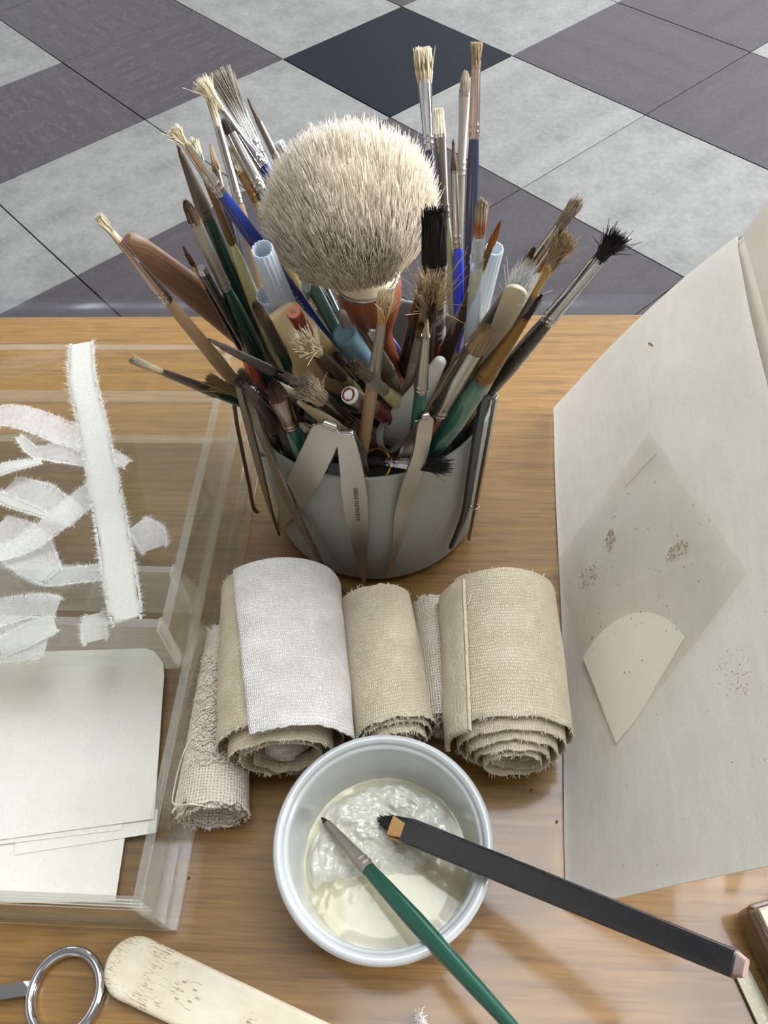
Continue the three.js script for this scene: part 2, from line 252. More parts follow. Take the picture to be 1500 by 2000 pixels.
  windowAt(sky.w, sky.d, (g) => { g.position.set(sky.x, HT + 0.1, sky.z); g.rotation.x = Math.PI / 2; g.updateMatrixWorld(); }, WIN.sky, COOL);

  // floor of half-metre stone tiles laid diagonally to the table
  const s = 0.4984, tx = 0.3527, tz = -5.9378, cs = 0.6203, sn = -0.7844;
  const floor = struct('floor', [0, 0, 0]);
  part('mortar_bed', boxAt(X1 - X0 + 0.6, 0.1, Z1 - Z0 + 0.6, cx, -0.062, cz), M.grout, floor);
  const tg = new RoundedBoxGeometry(s - 0.003, 0.03, s - 0.003, 1, 0.0015), uv = tg.attributes.uv; { const p = tg.attributes.position; for (let i = 0; i < uv.count; i++) uv.setXY(i, p.getX(i), p.getZ(i)); }
  const far = [];
  for (let u = -9; u <= 13; u++) for (let v = -9; v <= 13; v++) {
    const a = u + 0.5, b = v + 0.5, x = s * (tx + cs * a + sn * b), z = s * (tz - sn * a + cs * b);
    if (x < X0 + 0.36 || x > X1 - 0.36 || z < Z0 + 0.36 || z > Z1 - 0.36) continue;
    const U = ((u % 5) + 5) % 5, W = ((v % 5) + 5) % 5, cu = Math.min(U, 5 - U), cv = Math.min(W, 5 - W), k = Math.floor(h2(u + 40, v + 90) * 3);
    const mat = u === 0 && v === 0 ? M.tileBlack : cu === 0 || cv === 0 || (cu === 2 && cv === 2) ? M.tileLight[k] : M.tileDark[u < 0 ? 2 : k % 2];
    const rot = Math.atan2(-(-sn), cs);
    if (u >= -6 && u <= 6 && v >= -6 && v <= 6) { const m = part('tile', tg, mat, floor); m.position.set(x, -0.0148 + h2(u + 7, v + 3) * 0.0006, z); m.rotation.y = rot + (Math.floor(h2(u, v + 50) * 4) * Math.PI) / 2; }
    else far.push(tg.clone().rotateY(rot).translate(x, -0.0148, z));
  }
  const fm = part('outer_tiles', mergeGeometries(far), M.tileDark[0], floor); fm.userData.kind = 'stuff';
}

// ---------- the table and the film on it ----------
const TROT = -0.0995;                                     // the table is turned a little to the camera
{
  const g = thing('work_table', 'long light-brown wooden work table on the stone floor, everything stands on it', 'table', [0, 0, 0]); g.rotation.y = TROT;
  // far edge passes z = -0.533 in the table's own axes
  const top = new RoundedBoxGeometry(1.9, 0.03, 1.0, 3, 0.002).translate(0.05, TH - 0.0155, -0.533 + 0.5), p = top.attributes.position, uv = top.attributes.uv; for (let i = 0; i < uv.count; i++) uv.setXY(i, p.getX(i), p.getZ(i) + p.getY(i));
  part('table_top', top, M.table, g);
  for (const [a, b] of [[-0.84, -0.47], [0.94, -0.47], [-0.84, 0.4], [0.94, 0.4]]) part('leg', new RoundedBoxGeometry(0.05, TH - 0.031, 0.05, 2, 0.004).translate(a, (TH - 0.031) / 2, b), H.brownwood, g);
  for (const b of [-0.47, 0.4]) part('apron', boxAt(1.72, 0.07, 0.02, 0.05, TH - 0.066, b), H.brownwood, g);
}
{
  const NX = 150, NZ = 90, x0 = -0.6, x1 = 0.6, z0 = -0.5575, z1 = 0.12, pos = [], uv = [], idx = [], c = Math.cos(TROT), s = Math.sin(TROT);
  for (let j = 0; j <= NZ; j++) for (let i = 0; i <= NX; i++) {
    const u = lerp(x0, x1, i / NX); let w = lerp(z0, z1, Math.pow(j / NZ, 1.15)), hgt = TH + 0.0004 + 0.00035 * fbm(u * 22, w * 16, 3);
    const over = smooth(-0.533, -0.5575, w); if (w < -0.53) hgt += 0.0015 * over * (fbm(u * 30, 3, 2) - 0.3) - 0.002 * over; if (j === 0) w += 0.004 * (fbm(u * 28, 7, 3) - 0.5);
    const x = u * c + w * s, z = -u * s + w * c;
    const cr = Math.exp(-(((x - 0.15) / 0.035) ** 2) - (((z + 0.088) / 0.022) ** 2)); hgt += cr * 0.004 * Math.abs(fbm(x * 90, z * 40, 3) - 0.45) * 2;
    const c2 = Math.exp(-(((x - 0.085) / 0.014) ** 2)) * smooth(-0.05, -0.02, z); hgt += c2 * 0.002 * Math.abs(fbm(x * 160, z * 60, 2) - 0.4);
    pos.push(x, hgt, z); uv.push(x, z);
  }
  for (let j = 0; j < NZ; j++) for (let i = 0; i < NX; i++) { const a = j * (NX + 1) + i, b = a + NX + 1; idx.push(a, b, a + 1, a + 1, b, b + 1); }
  const g = thing('plastic_film', 'clear crinkled plastic film covering the table top and hanging over its far edge', 'film');
  part('sheet', geoFrom(pos, idx, uv), phys('#eef3f7', 0.13, { transmission: 1, ior: 1.38 }), g);
}

// ---------- acrylic trays, papers and torn strips on the left ----------
const TR = -0.105;                                          // turn of the trays
const ACR = phys('#fbfcfb', 0.04, { transmission: 1, ior: 1.49 }), EDGE = phys('#f6f7f2', 0.16, { transmission: 0.9, ior: 1.49 }), EDGE2 = phys('#f1efdf', 0.2, { transmission: 0.35, ior: 1.49, clearcoat: 0.6 });
function acrylic(w, h, d) {                                 // a plate with clear faces and paler polished narrow edges
  const g = new RoundedBoxGeometry(w, h, d, 2, 0.0004), dims = [w, h, d], t = dims.indexOf(Math.min(...dims)), n = g.attributes.normal, ix = g.index ? [...g.index.array] : [...Array(n.count).keys()], A = [], B = [];
  for (let i = 0; i < ix.length; i += 3) { const k = [n.getX(ix[i]) + n.getX(ix[i + 1]) + n.getX(ix[i + 2]), n.getY(ix[i]) + n.getY(ix[i + 1]) + n.getY(ix[i + 2]), n.getZ(ix[i]) + n.getZ(ix[i + 1]) + n.getZ(ix[i + 2])][t]; (Math.abs(k) > 1.5 ? A : B).push(ix[i], ix[i + 1], ix[i + 2]); }
  g.clearGroups(); g.setIndex([...A, ...B]); g.addGroup(0, A.length, 0); g.addGroup(A.length, B.length, 1); return g;
}
const TF = V(-0.1232, TH + 0.0012, -0.0828);                  // front right corner of the lower tray on the table
{
  const W = 0.33, D = 0.322, h = 0.0455, t = 0.005;
  const g = thing('acrylic_tray', 'large clear acrylic tray at the left holding the white papers', 'tray', TF.toArray()); g.rotation.y = TR;
  const m = [ACR, EDGE];
  part('base_plate', acrylic(W + 0.006, 0.003, D + 0.004).translate(-W / 2 + 0.003, 0.0015, -D / 2), [ACR, EDGE2], g);
  part('front_wall', acrylic(W - 2 * t, h - 0.003, t).translate(-W / 2, h / 2 + 0.0015, -t / 2), m, g);
  part('back_wall', acrylic(W - 2 * t, h - 0.003, t).translate(-W / 2, h / 2 + 0.0015, -D + t / 2), m, g);
  part('side_wall', acrylic(t, h - 0.003, D).translate(-t / 2, h / 2 + 0.0015, -D / 2), m, g);
  part('side_wall', acrylic(t, h - 0.003, D).translate(-W + t / 2, h / 2 + 0.0015, -D / 2), m, g);
  for (let k = 0; k < 4; k++) part('groove', boxAt(W - 0.012, 0.0006, 0.0005, -W / 2, 0.009 + k * 0.008, -t - 0.0003), EDGE2, g);
  const h0 = h + 0.0003, D2 = 0.205;
  const b = thing('acrylic_box', 'clear acrylic box stacked on the back of the acrylic tray, holding torn white strips', 'box', g.localToWorld(V(0.0005, h0, -0.1185)).toArray()); b.rotation.y = TR; g.updateMatrixWorld();
  b.position.copy(g.localToWorld(V(0.0005, h0, -0.1185)));
  part('floor_plate', acrylic(W, 0.004, D2).translate(-W / 2, 0.002, -D2 / 2), m, b);
  part('front_wall', acrylic(W - 2 * t, 0.0425, t).translate(-W / 2, 0.02525, -t / 2), m, b);
  part('back_wall', acrylic(W - 2 * t, 0.0425, t).translate(-W / 2, 0.02525, -D2 + t / 2), m, b);
  part('partition', acrylic(W - 2 * t, 0.0425, 0.004).translate(-W / 2, 0.02525, -0.034), m, b);
  part('side_wall', acrylic(t, 0.0425, D2).translate(-t / 2, 0.02525, -D2 / 2), m, b);
  part('side_wall', acrylic(t, 0.0425, D2).translate(-W + t / 2, 0.02525, -D2 / 2), m, b);
  for (const z of [-t / 2, -0.034]) part('corner_joint', boxAt(0.0012, 0.042, 0.0075, -t - 0.0006, 0.0252, z), EDGE, b);
}
const paperMap = (tint) => tex(512, 512, (x, y) => { const a = fbm(x / 3, y / 3, 2), b = fbm(x / 120 + 3, y / 120, 3), s = noise(x / 3 + 40, y / 3) > 0.965 ? 30 : 0; return [tint[0] - 10 * a - 8 * b - s, tint[1] - 10 * a - 10 * b - s, tint[2] - 10 * a - 16 * b - s * 1.3]; }, { rep: 9 });
const PAPER = std('#ffffff', 0.85, { map: paperMap([222, 218, 208]) });
const yB = TH + 0.0043;                                       // on the tray's base plate
const paper = (label, pts, y, t = 0.0005) => { const [g] = single('paper_sheet', label, 'paper', slab(pts, t), PAPER, [0, y, 0]); return g; };
paper('lowest white paper reaching furthest to the front of the acrylic tray', [[-0.1485, -0.145], [-0.1497, -0.0955], [-0.31, -0.103], [-0.31, -0.15]], yB);
paper('white paper slip with a cut corner lying askew under the top paper', [[-0.1326, -0.14], [-0.1326, -0.1277], [-0.1688, -0.1244], [-0.2063, -0.1215], [-0.2075, -0.135]], yB + 0.0006);
paper('narrow white paper strip just under the top paper', [[-0.1508, -0.15], [-0.1508, -0.1303], [-0.31, -0.1225], [-0.31, -0.15]], yB + 0.0012);
paper('large white top paper with rounded far corners in the acrylic tray', [[-0.2335, -0.2365], [-0.231, -0.24], [-0.15, -0.2365], [-0.1445, -0.234], [-0.1385, -0.226], [-0.137, -0.218], [-0.1337, -0.1346], [-0.215, -0.1293], [-0.33, -0.124], [-0.33, -0.2]], yB + 0.0018, 0.001);

const FIBRE = phys('#dad8cd', 0.95, { transmission: 0.3, bumpMap: tex(256, 256, (x, y) => 255 * fbm(x / 5, y / 5, 3), { srgb: false, rep: 40 }), bumpScale: 0.0004 });
const fibreAlpha = canvasTex(512, 512, (c, W, Hh) => { c.fillStyle = 'rgb(96,96,96)'; c.fillRect(0, 0, W, Hh); c.lineCap = 'round'; for (let k = 0; k < 1500; k++) { const v = Math.round(rr(120, 255)); c.strokeStyle = `rgba(${v},${v},${v},0.55)`; c.lineWidth = rr(0.6, 2.4); const x = rr(0, W), y = rr(0, Hh), a = rr(0, 6.28), l = rr(20, 90); c.beginPath(); c.moveTo(x, y); c.quadraticCurveTo(x + Math.cos(a) * l * 0.5 + rr(-14, 14), y + Math.sin(a) * l * 0.5 + rr(-14, 14), x + Math.cos(a) * l, y + Math.sin(a) * l); c.stroke(); } });
fibreAlpha.colorSpace = THREE.NoColorSpace; fibreAlpha.wrapS = fibreAlpha.wrapT = THREE.MirroredRepeatWrapping; fibreAlpha.repeat.set(45, 45);
const WISP = phys('#f5f4f1', 0.95, { transmission: 0.4, transparent: true, opacity: 0.95, alphaMap: fibreAlpha, bumpMap: FIBRE.bumpMap, bumpScale: 0.0003 });
const FUZZ = std('#f2f1ea', 0.9);
function strip(label, pts, w, mat, group, thick = 0.0006, fuzz = 1) {
  const P = pts.map((p) => V(...p)), W = Array.isArray(w) ? w : P.map(() => w), [Q, R] = resample(P, W, 60), pos = [], uv = [], idx = [], o = P[0].clone(), fz = [];
  Q.forEach((p, i) => {
    const t = Q[Math.min(60, i + 1)].clone().sub(Q[Math.max(0, i - 1)]).normalize(), s = V(t.z, 0, -t.x).normalize(), e = Math.min(i, 60 - i), ww = R[i] / 2 * (e < 2 ? 0.86 + e * 0.07 : 1);
    for (let k = 0; k <= 6; k++) { const a = k / 3 - 1, j = Math.abs(a) === 1 ? rr(0.84, 1.12) : 1, q = p.clone().addScaledVector(s, a * ww * j); for (const f of [0, 1]) { pos.push(q.x - o.x, q.y - o.y + f * thick + 0.0004 * Math.abs(fbm(i / 6, k / 2 + pts[0][0] * 90, 2) - 0.5) + 0.0001, q.z - o.z); uv.push(q.x, q.z); } }
    for (const a of [-1, 1]) for (let k = 0; k < 13 * fuzz; k++) { const f = rr(-0.5, 0.5), b = p.clone().addScaledVector(t, f * 0.003).addScaledVector(s, a * ww * 0.95).sub(o), L = rr(0.0008, 0.0022) * (rnd() < 0.12 ? 2 : 1), d = rr(-0.9, 0.9), up = rr(0, 0.5); fz.push([b, s.clone().multiplyScalar(a).addScaledVector(t, d).normalize().multiplyScalar(L), up * L]); }
  });
  for (let i = 0; i < 60; i++) for (let k = 0; k < 6; k++) for (const f of [0, 1]) { const a = (i * 7 + k) * 2 + f, b = a + 14; f ? idx.push(a, a + 2, b, a + 2, b + 2, b) : idx.push(a, b, a + 2, a + 2, b, b + 2); }
  for (let i = 0; i < 60; i++) for (const k of [0, 6]) { const a = (i * 7 + k) * 2, b = a + 14; idx.push(a, a + 1, b, a + 1, b + 1, b); }
  const g = thing('torn_paper_strip', label, 'paper strip', o.toArray(), group);
  part('strip_body', geoFrom(pos, idx, uv), mat, g);
  let n = 0; const F = part('fibre_fringe', hairs(fz.length, () => { const [b, d, up] = fz[n++]; return (t) => [b.x + d.x * t, b.y + thick * 0.5 + up * t * t, b.z + d.z * t]; }, 0.00009, 0.00004, 2, () => () => [0.9, 0.9, 0.87]), FUZZ, g); F.userData.kind = 'stuff';
  return g;
}
const yF = TH + 0.0521, yL = TH + 0.0948;                     // inside the box, and on top of its walls
strip('long thick creamy torn strip lying across the walls of the acrylic box', [[-0.1872, yL + 0.001, -0.412], [-0.183, yL, -0.385], [-0.1725, yL - 0.001, -0.35], [-0.1605, yL - 0.002, -0.31], [-0.1495, yL - 0.001, -0.272], [-0.1405, yL, -0.24], [-0.1325, yL - 0.003, -0.2075]], [0.0145, 0.0158, 0.0165, 0.0165, 0.0165, 0.0165, 0.0155], FIBRE, null, 0.0012, 2.4);
strip('translucent broad band at the far left corner, passing under the long thick strip', [[-0.2707, yF, -0.395], [-0.245, yF + 0.004, -0.392], [-0.205, yF + 0.004, -0.372], [-0.162, yF, -0.345]], [0.016, 0.018, 0.018, 0.007], WISP);
strip('small wrinkled pale wisp left of the long strip, upper of the loose wisps', [[-0.236, yF + 0.003, -0.373], [-0.225, yF, -0.362], [-0.205, yF + 0.003, -0.357], [-0.188, yF, -0.351]], [0.003, 0.006, 0.017, 0.009], WISP);
strip('bright narrow curled strip at the left frame edge inside the acrylic box', [[-0.262, yF + 0.007, -0.33], [-0.235, yF + 0.012, -0.338], [-0.213, yF + 0.01, -0.344]], [0.004, 0.008, 0.003], FIBRE, null, 0.0005);
strip('thin bright diagonal sliver among the wisps in the acrylic box', [[-0.25, yF + 0.009, -0.328], [-0.225, yF + 0.011, -0.312], [-0.198, yF + 0.008, -0.3]], [0.005, 0.006, 0.002], FIBRE, null, 0.0005);
strip('wide sheer wisp under the bright slivers', [[-0.235, yF, -0.335], [-0.212, yF + 0.003, -0.32], [-0.185, yF + 0.002, -0.302]], [0.012, 0.022, 0.012], WISP);
strip('sheer strip crossing in front of the long thick strip', [[-0.225, yF + 0.012, -0.272], [-0.205, yF + 0.014, -0.28], [-0.182, yF + 0.016, -0.302], [-0.163, yF + 0.02, -0.316]], [0.008, 0.014, 0.016, 0.016], WISP);
strip('crumpled bluish white wisp with a pointed end', [[-0.236, yF + 0.002, -0.3], [-0.22, yF + 0.004, -0.288], [-0.205, yF + 0.006, -0.274], [-0.193, yF + 0.002, -0.263]], [0.02, 0.028, 0.024, 0.01], WISP);
strip('folded white scrap under the crumpled wisp', [[-0.22, yF + 0.006, -0.278], [-0.207, yF + 0.009, -0.27], [-0.196, yF + 0.003, -0.262]], [0.012, 0.018, 0.012], FIBRE, null, 0.0005);
strip('horizontal fuzzy strip along the partition of the acrylic box', [[-0.212, yF + 0.002, -0.272], [-0.2, yF, -0.264], [-0.175, yF + 0.002, -0.262], [-0.15, yF, -0.265]], [0.012, 0.011, 0.01, 0.011], WISP);
strip('faint sheer scrap to the right of the long thick strip', [[-0.15, yF, -0.297], [-0.14, yF + 0.002, -0.286], [-0.137, yF, -0.278]], [0.012, 0.018, 0.014], WISP);
const yG = TH + 0.007;
strip('white torn scrap between the partition and the front of the box, at left', [[-0.245, yF, -0.232], [-0.225, yF + 0.004, -0.237], [-0.2, yF + 0.002, -0.243], [-0.188, yF, -0.241]], [0.012, 0.019, 0.014, 0.014], WISP);
strip('sheer grey-white sheet fragment low at the left front of the box', [[-0.255, yF, -0.222], [-0.228, yF, -0.222], [-0.19, yF, -0.221]], [0.022, 0.026, 0.02], WISP);
strip('small fuzzy square scrap standing out near the front wall of the box', [[-0.1665, yF, -0.236], [-0.165, yF + 0.001, -0.228], [-0.163, yF, -0.219]], [0.008, 0.0115, 0.012], FIBRE, null, 0.0005);
strip('fuzzy slanting scrap at the front wall of the box, left of the square scrap', [[-0.215, yF + 0.001, -0.218], [-0.2, yF + 0.002, -0.225], [-0.187, yF + 0.001, -0.231]], [0.012, 0.014, 0.01], FIBRE, null, 0.0004);

// ---------- the pot ----------
const PX = -0.0033, PZ = -0.343, PH = 0.113, yT = TH + 0.0012;
const potR = (h) => 0.068 + 0.0057 * (h / PH);
{
  const g = thing('brush_pot', 'round grey plastic pot packed with brushes in the middle of the table', 'pot', [PX, yT, PZ]);
  const P = [[0, 0], [0.062, 0], [0.0655, 0.0012], [0.068, 0.0045]]; for (let k = 1; k <= 8; k++) P.push([potR(k / 8 * 0.1115), lerp(0.0045, 0.1115, k / 8)]);
  P.push([0.0736, 0.1125], [0.0727, 0.113], [0.0717, 0.1125]); for (let k = 8; k >= 1; k--) P.push([potR(k / 8 * 0.11) - 0.0022, lerp(0.006, 0.111, k / 8)]); P.push([0.0655, 0.005], [0, 0.0045]);
  part('pot_body', new THREE.LatheGeometry(P.map(([x, y]) => new THREE.Vector2(x, y)), 96), phys('#93968f', 0.4, { bumpMap: tex(256, 256, (x, y) => 255 * fbm(x / 6, y / 6, 3), { srgb: false, rep: 6 }), bumpScale: 0.0002 }), g);
}

// ---------- the big powder brush ----------
{
  const B = V(0.0186, 0.757, -0.3744), D = V(-0.10277, 0.97382, 0.20278);
  const g = thing('powder_brush', 'huge round cream-coloured powder brush with an orange-brown wooden handle, centre of the pot', 'brush'); frame(g, B, D, CAM.clone().sub(B));
  part('handle', loft([[0, 0.004], [0.003, 0.006], [0.05, 0.0075], [0.1, 0.009], [0.13, 0.0078], [0.142, 0.0072], [0.15, 0.0088], [0.16, 0.0125], [0.172, 0.016], [0.182, 0.0172], [0.189, 0.0172], [0.1905, 0.0165]], 40), H.mopwood, g);
  part('wire_ring', new THREE.TorusGeometry(0.0168, 0.0009, 8, 60).rotateX(Math.PI / 2).translate(0, 0.1912, 0), M.chrome, g);
  const R = 0.0375, cy = 0.2385, n = 15000;
  const at = () => {
    const ct = lerp(1, -0.3, Math.pow(rnd(), 0.9)), st = Math.sqrt(1 - ct * ct), ph = rnd() * 6.283, c = Math.cos(ph), s = Math.sin(ph), k = rr(0.9, 1.035) + (rnd() < 0.02 ? 0.07 : 0), wob = 0.035 * (fbm(ph * 5, ct * 9, 2) - 0.5), ex = st * c * R * (k + wob) * 1.03, ez = st * s * R * (k + wob) * 1.0, ey = cy + ct * R * (k + wob) * (ct > 0 ? 0.8 : 0.5);
    const q = 0.0155 * Math.pow(st, 0.7) * rr(0.75, 1.0), bx = c * q, bz = s * q, by = 0.1905, jx = rr(-1, 1) * 0.0022, jy = rr(-1, 1) * 0.0018, jz = rr(-1, 1) * 0.0022, mx = lerp(bx, ex, 0.62) + st * c * 0.006, mz = lerp(bz, ez, 0.62) + st * s * 0.006, my = lerp(by, ey, 0.72) - (ct < 0 ? 0.004 * ct * -1 : 0);
    return (t) => { const u = 0.42 + 0.58 * t, a = (1 - u) * (1 - u), b = 2 * u * (1 - u), d = u * u; return [a * bx + b * mx + d * ex + jx * t * t, a * by + b * my + d * ey + jy * t * t, a * bz + b * mz + d * ez + jz * t * t]; };
  };
  const c0 = hc('#efe2c8'), c1 = hc('#faf5ea');
  const geo = hairs(n, at, 0.00024, 0.00007, 4, () => { const j = rr(0.82, 1.1); return (t) => [0, 1, 2].map((i) => lerp(c0[i], c1[i], Math.pow(t, 1.3)) * j); });
  const h = part('bristles', geo, phys('#ffffff', 0.8, { vertexColors: true, transmission: 0.6 }), g); h.userData.kind = 'stuff';
  part('bristle_core', loft([[0.19, 0.0155], [0.2, 0.0165], [0.21, 0.0195], [0.22, 0.0245], [0.23, 0.027], [0.24, 0.0265], [0.248, 0.022], [0.254, 0.014], [0.257, 0.005]], 40), std('#f6e8c8', 0.85), g);
}

// ---------- sticks, folders and caps in the pot: B base, D direction, L length, w width near the tip, v width lower down ----------
const IVORY = phys('#ffffff', 0.38, { map: tex(256, 256, (x, y) => { const a = fbm(x / 40, y / 110, 3), b = fbm(x / 10, y / 60 + 5, 3); return [226 - 22 * a - 8 * b, 210 - 28 * a - 10 * b, 172 - 40 * a - 12 * b]; }, { rep: 20 }), clearcoat: 0.2 });
const BONE = std('#ffffff', 0.45, { map: tex(256, 512, (x, y) => { const a = fbm(x / 30, y / 60, 3), s = smooth(0.66, 0.74, fbm(x / 2, y / 22, 2)) * smooth(0.42, 0.6, fbm(x / 60 + 2, y / 70, 3)); return [208 - 14 * a - 66 * s, 199 - 18 * a - 70 * s, 178 - 26 * a - 70 * s]; }, { rep: 26, repY: 13 }) });
const PORC = phys('#d9dad6', 0.3, { bumpMap: worn, bumpScale: 0.0003, clearcoat: 0.3 });
const CAPM = phys('#dfe8ef', 0.3, { transmission: 0.55, ior: 1.45 });
const BCAP = phys('#8fb6c6', 0.35, { transmission: 0.3, ior: 1.45 });
function stick(kind, name, label, B, D, L, w, v, cat) {
  const g = thing(name, label, cat); frame(g, V(...B), V(...D), CAM.clone().sub(V(...B)));
  const plate = (mat, th, round = 1, e = 2.6, base = 0.9, n = 12) => { const r = [[0, v / 2 * base * 0.6, th / 2 * 0.6, e], [0.002, v / 2 * base, th / 2, e], [L * 0.35, v / 2 * base, th / 2, e]]; const tr = Math.min(w / 2 * round, L * 0.3); r.push([L * 0.6, v / 2, th / 2, e]); for (let k = 0; k <= n; k++) { const a = (k / n) * Math.PI / 2; r.push([L - tr + Math.sin(a) * tr, w / 2 * ((1 - round) + round * Math.max(0.03, Math.cos(a))), th / 2 * (0.55 + 0.45 * Math.cos(a)), e]); } part('blade', loft(r, 32), mat, g); };
  const rod = (mat, cap = true, taper = 0.6, nm = 'rod') => part(nm, loft([[0, v / 2 * taper * 0.8], [0.002, v / 2 * taper], [L * 0.6, v / 2], [L - 0.003, w / 2], [L - 0.001, w / 2 * 0.96], [L, w / 2 * (cap ? 0.7 : 0.9)]], 24), mat, g);
  if (kind === 'knife') {
    part('wooden_handle', loft([[L * 0.36, 0.0058, 0.0052, 2.4], [L * 0.37, 0.0065, 0.006, 2.4], [L * 0.5, v / 2 * 0.86, v / 2 * 0.7, 2.5], [L * 0.68, v / 2 * 0.92, v / 2 * 0.68, 2.5], [L * 0.85, v / 2 * 0.74, v / 2 * 0.58, 2.5], [L - 0.008, w / 2 * 1.1, w / 2 * 0.9, 2.5], [L - 0.002, w / 2 * 0.85, w / 2 * 0.7, 2.3], [L, w / 2 * 0.5, w / 2 * 0.4, 2.2]], 32), H.brownwood, g);
    part('steel_blade', loft([[0, 0.003, 0.0006], [0.01, 0.007, 0.0008], [L * 0.3, 0.0062, 0.0012], [L * 0.365, 0.0045, 0.0024]], 20), M.dull, g);
  } else if (kind === 'bonesp') plate(BONE, 0.003, 0.95, 2.6, 0.7);
  else if (kind === 'porc') plate(PORC, 0.004, 1, 2.8, 1);
  else if (kind === 'ivory') plate(IVORY, 0.004, 0.55, 2.8, 0.7);
  else if (kind === 'ivory2') plate(IVORY, 0.005, 1, 2.6, 1);
  else if (kind === 'bonestick') part('bone_body', loft([[0, 0.002], [0.003, v / 2 * 0.6], [L * 0.5, v / 2 * 0.9, v / 2 * 0.6], [L * 0.8, v / 2, v / 2 * 0.62], [L * 0.93, w / 2, w / 2 * 0.7], [L - 0.002, w / 2 * 0.7, w / 2 * 0.5], [L, 0.001]], 28, true, (a, y) => 0.16 * (fbm(a * 2, y * 120, 3) - 0.5)), BONE, g);
  else if (kind === 'ivoryrod') rod(IVORY);
  else if (kind === 'woodstick') { plate(H.greywood, 0.003, 1, 2.6, 0.7); }
  else if (kind === 'cap' || kind === 'cap2') {
    const rib = (a) => 0.035 * Math.sign(Math.sin(a * 15)), r0 = v / 2, r1 = w / 2, c = L - 0.06;
    part('pen_body', loft([[0, r0 * 0.4], [0.002, r0 * 0.62], [c + 0.012, r0 * 0.72]], 20), M.clear2, g);
    const rc = part('ribbed_cap', loft([[c, r0], [L - 0.001, r1], [L, r1 * 0.96], [L, r1 * 0.82], [L - 0.009, r1 * 0.78]], 120, false, rib), CAPM, g);
    part('cap_floor', loft([[L - 0.0095, r1 * 0.8], [L - 0.008, r1 * 0.8], [L - 0.008, r1 * 0.3], [L - 0.0065, r1 * 0.26], [L - 0.006, r1 * 0.08]], 32), CAPM, rc);
  } else if (kind === 'bluecap') {
    part('pen_body', loft([[0, w / 2 * 0.5], [L - 0.05, w / 2 * 0.75]], 20), M.clear2, g);
    part('blue_cap', loft([[L - 0.055, w / 2 * 0.94], [L - 0.012, w / 2], [L - 0.0118, w / 2 * 1.02], [L - 0.0112, w / 2 * 1.02], [L - 0.011, w / 2], [L - 0.002, w / 2 * 0.97], [L, w / 2 * 0.85], [L - 0.0012, w / 2 * 0.5]], 40), BCAP, g);
  } else if (kind === 'ringpencil') {
    part('red_shaft', loft([[0, v / 2 * 0.5], [0.004, v / 2 * 0.8], [L - 0.03, v / 2 * 0.86]], 8), H.redwood, g);
    part('metal_band', loft([[L - 0.03, w / 2 * 1.02], [L - 0.002, w / 2]], 28), M.dull, g);
    const we = part('white_end', loft([[L - 0.002, w / 2], [L - 0.0005, w / 2 * 0.97], [L, w / 2 * 0.9]], 32), std('#dedbd6', 0.5), g);
    const ringPos = [], ringIdx = []; for (let k = 0; k <= 40; k++) { const a = k / 40 * 6.2832, o = 0.72 + 0.16 * fbm(Math.cos(a) * 3 + 5, Math.sin(a) * 3 + 5, 2), i = 0.46 + 0.3 * fbm(Math.cos(a) * 3 + 9, Math.sin(a) * 3, 2) - 0.06; for (const [q, y] of [[i, 0], [o, 0]]) ringPos.push(Math.cos(a) * w / 2 * q, L + 0.0003 + y, Math.sin(a) * w / 2 * q); if (k < 40) ringIdx.push(k * 2, k * 2 + 1, k * 2 + 2, k * 2 + 1, k * 2 + 3, k * 2 + 2); }
    part('brown_ring_mark', geoFrom(ringPos, ringIdx), std('#6b2f1c', 0.6), we);
  } else if (kind === 'pencil') {
    part('shaft', loft([[0, 0.001], [0.02, v / 2 * 0.9], [L - 0.001, w / 2], [L, w / 2 * 0.94]], 24), H.redwood, g);
    part('wood_end', loft([[L - 0.0002, w / 2 * 0.93], [L + 0.0003, w / 2 * 0.9]], 24), std('#8c5133', 0.7), g).name = 'wood_end'; part('lead', loft([[L, w / 2 * 0.28], [L + 0.0006, w / 2 * 0.26]], 16), std('#4a4644', 0.6), g);
  } else if (kind === 'blackchip') { rod(H.black, true, 0.6, 'handle'); part('white_chip', loft([[L * 0.8, w / 2 * 1.03], [L * 0.83, w / 2 * 1.04]], 16, false), std('#c9c6c0', 0.6), g); }
  else { rod(H[kind] ?? H.black, true, 0.6, 'handle'); if (kind === 'black') part('chrome_cap', loft([[L - 0.003, w / 2 * 1.08], [L + 0.0004, w / 2 * 0.9]], 20), M.chrome, g); }
  return g;
}

// ---------- paint brushes in the pot: base, direction, [tip, ferrule top, ferrule bottom] along the shaft, widths, look ----------
brush('paint_brush', 'natural bristle brush with a raw wood handle, leaning furthest left above the wooden knife handle', [-0.0307, 0.7570, -0.3321], [-0.2704, 0.9506, 0.1524], [0.2706, 0.2587, 0.2192], [0.0036, 0.0027, 0.0046, 0.0069], { hair: "cream", fer: "rosy", col: "rawwood", tuft: 1.41, n: 203 });
brush('paint_brush', 'small sable brush with a reddish brown pointed tip beside the dark green handles', [-0.0523, 0.7570, -0.3696], [-0.0947, 0.9510, 0.2944], [0.2494, 0.2384, 0.2199], [0.0011, 0.0018, 0.0023, 0.0024], { hair: "rust", fer: "copper", col: "black", pt: 1, belly: 1.5, n: 185 });
brush('paint_brush', 'flat brown brush with a wide dull steel ferrule and dark green handle', [-0.0468, 0.7570, -0.3596], [-0.0830, 0.9650, 0.2486], [0.2703, 0.2581, 0.2145], [0.0020, 0.0056, 0.0049, 0.0095], { hair: "brown", fer: "dull", col: "green2", flat: 0.35, pt: 0.5, n: 261 });
